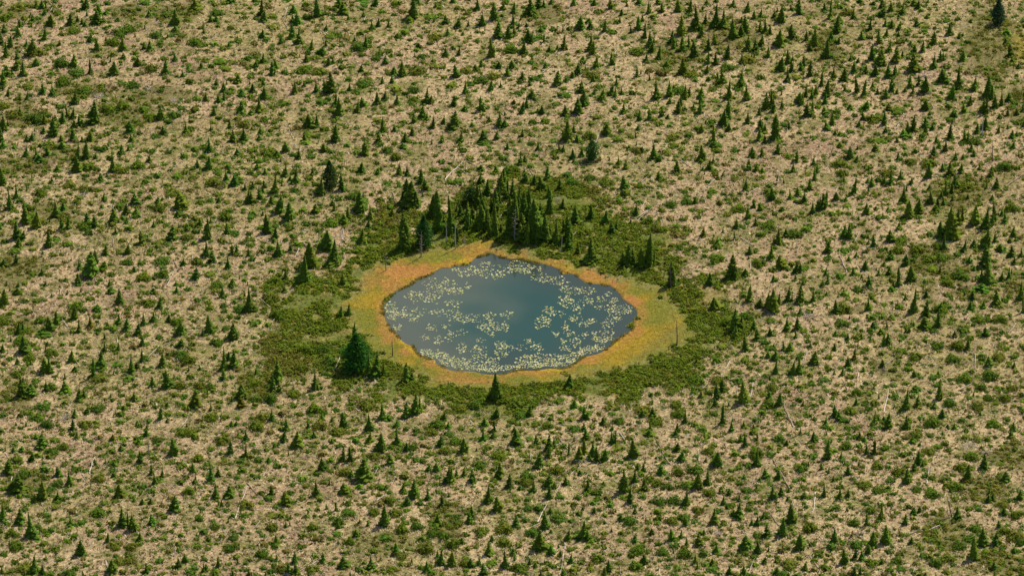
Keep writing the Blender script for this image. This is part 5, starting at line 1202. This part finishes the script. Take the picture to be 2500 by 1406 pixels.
pads = [pad_shape(i) for i in range(5)]
PADT = np.array([(0.50, 0.49, 0.23), (0.43, 0.46, 0.19), (0.54, 0.51, 0.30), (0.40, 0.45, 0.19)])
pad_me = [mesh_np('lily_pad', V, F, sh[:, None] * PADT[i % 4], M_PAD) for i, (V, F, sh) in enumerate(pads)]
for i in range(len(lx)):
    if i < 300:
        o = link('lily_pad', pad_me[i % 5])
        o.location = (lx[i], ly[i], WATER_Z + 0.012)
        o.rotation_euler.z = random.uniform(0, 6.28)
        o.scale = (lr[i], lr[i], lr[i])
        o['category'] = 'lily pad'
        a, b = PADS[lk[i]][:2]
        k_ = int(round((math.degrees(math.atan2(a - 1245, (770 - b) * 2)) % 360) / 15)) % 24
        clock = HOURS[k_ // 2] + " o'clock" if k_ % 2 == 0 else 'half past ' + HOURS[k_ // 2]
        shore = math.hypot(a - 1245, (770 - b) * 2)
        belt = 'outermost' if shore > 230 else ('middle' if shore > 120 else 'innermost')
        o['label'] = f"larger pale lily pad in the {belt} raft toward {clock} on the water"
        o['group'] = f"larger pads of the {belt} raft toward {clock}"
r_ = slice(300, None)
tint = PADT[rng.integers(0, 4, len(lx) - 300)] * rng.uniform(0.6, 1.15, (len(lx) - 300, 1))
gr_ = rng.random(len(lx) - 300) < 0.16
tint[gr_] = np.array((0.22, 0.30, 0.10)) * rng.uniform(0.7, 1.2, (gr_.sum(), 1))
V, F, Cc = scatter(pads, rng.integers(0, 5, len(lx) - 300), np.stack([lx[r_], ly[r_], np.full(len(lx) - 300, WATER_Z + 0.01)], 1), lr[r_], lr[r_], rng.uniform(0, 6.28, len(lx) - 300), tint)
link('lily_pads', mesh_np('lily_pads', V, F, Cc, M_PAD), kind='stuff', label='rafts of small pale lily pads floating on the pond', category='lily pads')

# ------------------------------------------------------------------ fallen logs
log_me = []
for i in range(5):
    r = np.random.default_rng(70 + i)
    n_ = 6
    pts = np.stack([np.linspace(0, 1, n_), r.normal(0, 0.012, n_), np.zeros(n_)], 1)
    log_me.append((pts, np.linspace(1, 0.35, n_)))
lab = []
WOODT = [(0.44, 0.38, 0.31), (0.37, 0.30, 0.24), (0.52, 0.46, 0.39), (0.30, 0.24, 0.18)]
for i, (c, r, (x1, y1, x2, y2)) in enumerate(survey(LOGS, 4)):
    pa, pb = (c * 500 + x1 * U, ROW[r] + y1 * U), (c * 500 + x2 * U, ROW[r] + y2 * U)
    if random.random() < 0.5:
        pa, pb = pb, pa
    ax, ay = ground_at(*pa)
    bx_, by_ = ground_at(*pb)
    L = math.hypot(bx_ - ax, by_ - ay)
    rad = min(0.11, 0.05 + 0.005 * L) * random.uniform(0.8, 1.2)
    pts, taper = log_me[i % 5]
    q_ = pts.copy()
    q_[:, 0] *= L
    q_[:, 1] *= L
    q_[:, 2] += np.linspace(0, random.uniform(0.0, 0.12), len(q_))
    V, F = tube(q_, taper * rad, 6)
    for b in range(random.randrange(0, 4)):
        s = random.uniform(0.3, 0.95)
        p = np.array([s * L, np.interp(s, pts[:, 0], pts[:, 1]) * L, 0.02])
        an = random.uniform(-1.1, 1.1)
        e = p + np.array([math.cos(an) * .3, math.sin(an) * random.choice((-.5, .5)), random.uniform(0.0, .35)]) * random.uniform(.6, 1.3)
        v2, f2 = tube([p, e], [rad * 0.3, rad * 0.12], 4)
        F = np.concatenate([F, f2 + len(V)])
        V = np.concatenate([V, v2])
    o = link('fallen_log', mesh_np('fallen_log', V, F, np.ones((len(V), 3)) * WOODT[i % 4] , M_WOOD))
    o.location = (float(ax), float(ay), max(gz1(ax, ay), gz1(bx_, by_)) + rad * 0.5 + 0.04)
    o.rotation_euler.z = math.atan2(by_ - ay, bx_ - ax)
    o['category'] = 'log'
    o['group'] = 'dead trunks lying on the bog'
    adj = 'long' if L > 4.5 else ('short' if L < 2.2 else 'slim')
    lie = abs(pb[1] - pa[1]) / (abs(pb[0] - pa[0]) + 1e-6)
    adj += ' end-on' if lie > 2.2 else (' crosswise' if lie < 0.5 else ' slanting')
    lab.append((o, adj + ' pale', (pa[0] + pb[0]) / 2, (pa[1] + pb[1]) / 2, L))
give_labels(lab, 'log', 'log')

# ------------------------------------------------------------------ standing dead trees
SNAGS = [
    (1028, 630, 62, 12, .02, 'grey dead tree with many bare branches on the far shore before a blue-green larch'),
    (1112, 609, 72, 2, .0, 'bare white dead trunk standing on the far shore'),
    (942, 662, 44, 9, .0, 'small grey dead tree with twiggy branches on the rusty moss toward half past ten'),
    (1256, 590, 82, 12, .03, 'tall grey dead spruce in the middle of the clump behind the pond'),
    (1369, 618, 42, 1, .08, 'thin crooked pale dead stem on the far bank before tall spruces'),
    (1653, 844, 62, 3, -.03, 'thin dark dead pole standing alone on the widest yellow moss'),
    (958, 870, 42, 5, .0, 'short dark dead pole with fallen twigs on the moss beside the big larch'),
    (938, 869, 15, 0, .0, 'small dark stump on the moss beside the short dead pole'),
    (2423, 397, 48, 3, -.06, 'thin dark dead pole standing beside straw and shrubs, two pond widths out toward two o\'clock'),
    (2398, 335, 52, 1, .0, 'bare white dead pole below a spruce, two pond widths out toward half past one'),
    (363, 1109, 42, 0, .0, 'bare white dead pole standing below a spruce toward half past eight from the pond'),
    (248, 1244, 30, 3, .1, 'thin dark leaning dead stem above a wide shrub toward eight o\'clock from the pond'),
    (2323, 1264, 50, 5, -.22, 'dark leaning dead tree with a long fallen log at its foot'),
    (1637, 706, 62, 6, -.02, 'grey dead spire standing against the lone dark spruce by the yellow moss'),
    (1135, 603, 30, 5, .0, 'small twiggy dead tree next to the bare white trunk on the far shore'),
    (1943, 617, 34, 0, .05, 'slim pale dead pole standing on straw between shrubs toward half past two'),
    (1137, 412, 26, 1, .0, 'bare grey dead stem standing among crossed fallen logs above the pond'),
    (1090, 592, 48, 2, .0, 'thin grey dead stem at the foot of a tall spruce beside the white trunk'),
]
for i, (px, py, hp, nbr, lean, text) in enumerate(SNAGS):
    x, y = [float(q_) for q_ in ground_at(px, py)]
    H = float(height_at(y, py - hp))
    z = gz1(x, y) - 0.05
    dark = 'dark' in text
    tc = np.array((0.13, 0.10, 0.08)) if dark else (np.array((0.55, 0.49, 0.42)) if 'white' in text or 'pale' in text else np.array((0.30, 0.27, 0.23)))
    o = link('dead_tree', None)
    o.location = (x, y, z)
    o['label'], o['category'], o['group'] = text, 'dead tree', 'dead standing trees'
    rad = 0.05 + 0.012 * H
    pts = [(lean * H * s + 0.03 * math.sin(s * 7 + i), 0.03 * math.cos(s * 5 + i), H * s) for s in (0, .25, .5, .75, 1)]
    V, F = tube(pts, [rad, rad * .85, rad * .7, rad * .5, rad * .2], 6)
    link('trunk', mesh_np('trunk', V, F, np.ones((len(V), 3)) * tc, M_WOOD), o)
    nbr = 0 if nbr < 3 else int(nbr * 1.7)
    for b in range(nbr):
        s = 0.18 + 0.76 * (b + random.random() * .6) / max(nbr, 1)
        an = b * 2.4 + i
        ln = (0.12 + 0.45 * (1 - s)) * H * 0.36 * random.uniform(.5, 1.4)
        tilt = random.uniform(-.5, .55)
        p = np.array([lean * H * s, 0, H * s])
        mid = p + np.array([math.cos(an), math.sin(an), tilt - .1]) * ln * .55
        e = p + np.array([math.cos(an) * 1.0, math.sin(an) * 1.0, tilt + .1]) * ln
        V, F = tube([p, mid, e], [rad * .26, rad * .17, rad * .08], 4)
        link('branch', mesh_np('branch', V, F, np.ones((len(V), 3)) * tc, M_WOOD), o)

# ------------------------------------------------------------------ heaps of weathered branches
HEAPS = [(238, 243, 30, 'sprawling grey branch heap among olive shrubs toward half past ten from the pond'), (365, 220, 14, 'small grey branch heap between shrubs beside a wide olive shrub toward half past ten'), (424, 251, 16, 'grey upturned root heap on straw toward half past ten from the pond'),
         (154, 1025, 18, 'pale upturned root heap on open straw far out toward half past eight'), (1755, 1303, 14, 'pale branch heap on open straw among small spruces toward half past four'), (2362, 1090, 26, 'wide pale branch litter far out toward four o\'clock'), (2410, 1108, 13, 'small white branch heap directly above a broad spruce toward four o\'clock'),
         (2262, 190, 22, 'grey branch heap between crowded spruces toward two o\'clock'), (1360, 492, 14, 'pale broken wood heap beside a small spruce at the upper heath edge'), (2094, 1308, 20, 'dark root heap at the end of a leaning spruce shadow toward half past four'), (2155, 908, 16, 'dark root heap under a small spruce out toward half past three'), (1973, 775, 18, 'pale crossed branch heap beyond the heath toward three o\'clock'),
         (700, 1405, 12, 'small branch heap at the bottom edge'), (205, 480, 16, 'pinkish branch litter between low shrubs far out toward half past ten'), (1420, 1128, 20, 'pale heap of crossed wood below a spruce row at the bottom centre')]
for i, (px, py, rp, text) in enumerate(HEAPS):
    x, y = [float(q_) for q_ in ground_at(px, py)]
    rad = float(metres(rp, y))
    Vs, Fs, nv = [], [], 0
    for b in range(22):
        an, d0 = random.uniform(0, 6.28), random.uniform(0, .35) * rad
        p = np.array([math.cos(an) * d0, math.sin(an) * d0, random.uniform(.02, .25)])
        a2 = an + random.gauss(0, .6)
        ln = rad * random.uniform(.4, 1.0)
        e = p + np.array([math.cos(a2) * ln, math.sin(a2) * ln, random.uniform(-.05, .4)])
        e[2] = max(e[2], 0.03)
        V, F = tube([p, e], [random.uniform(.02, .045), .01], 4)
        Vs.append(V)
        Fs.append(F + nv)
        nv += len(V)
    dark = 'dark' in text
    o = link('branch_heap', mesh_np('branch_heap', np.concatenate(Vs), np.concatenate(Fs), np.ones((nv, 3)) * ((0.12, 0.10, 0.09) if dark else (0.40, 0.35, 0.30)), M_WOOD))
    o.location = (x, y, gz1(x, y))
    o['label'], o['category'], o['group'] = text, 'branch heap', 'heaps of weathered branches'
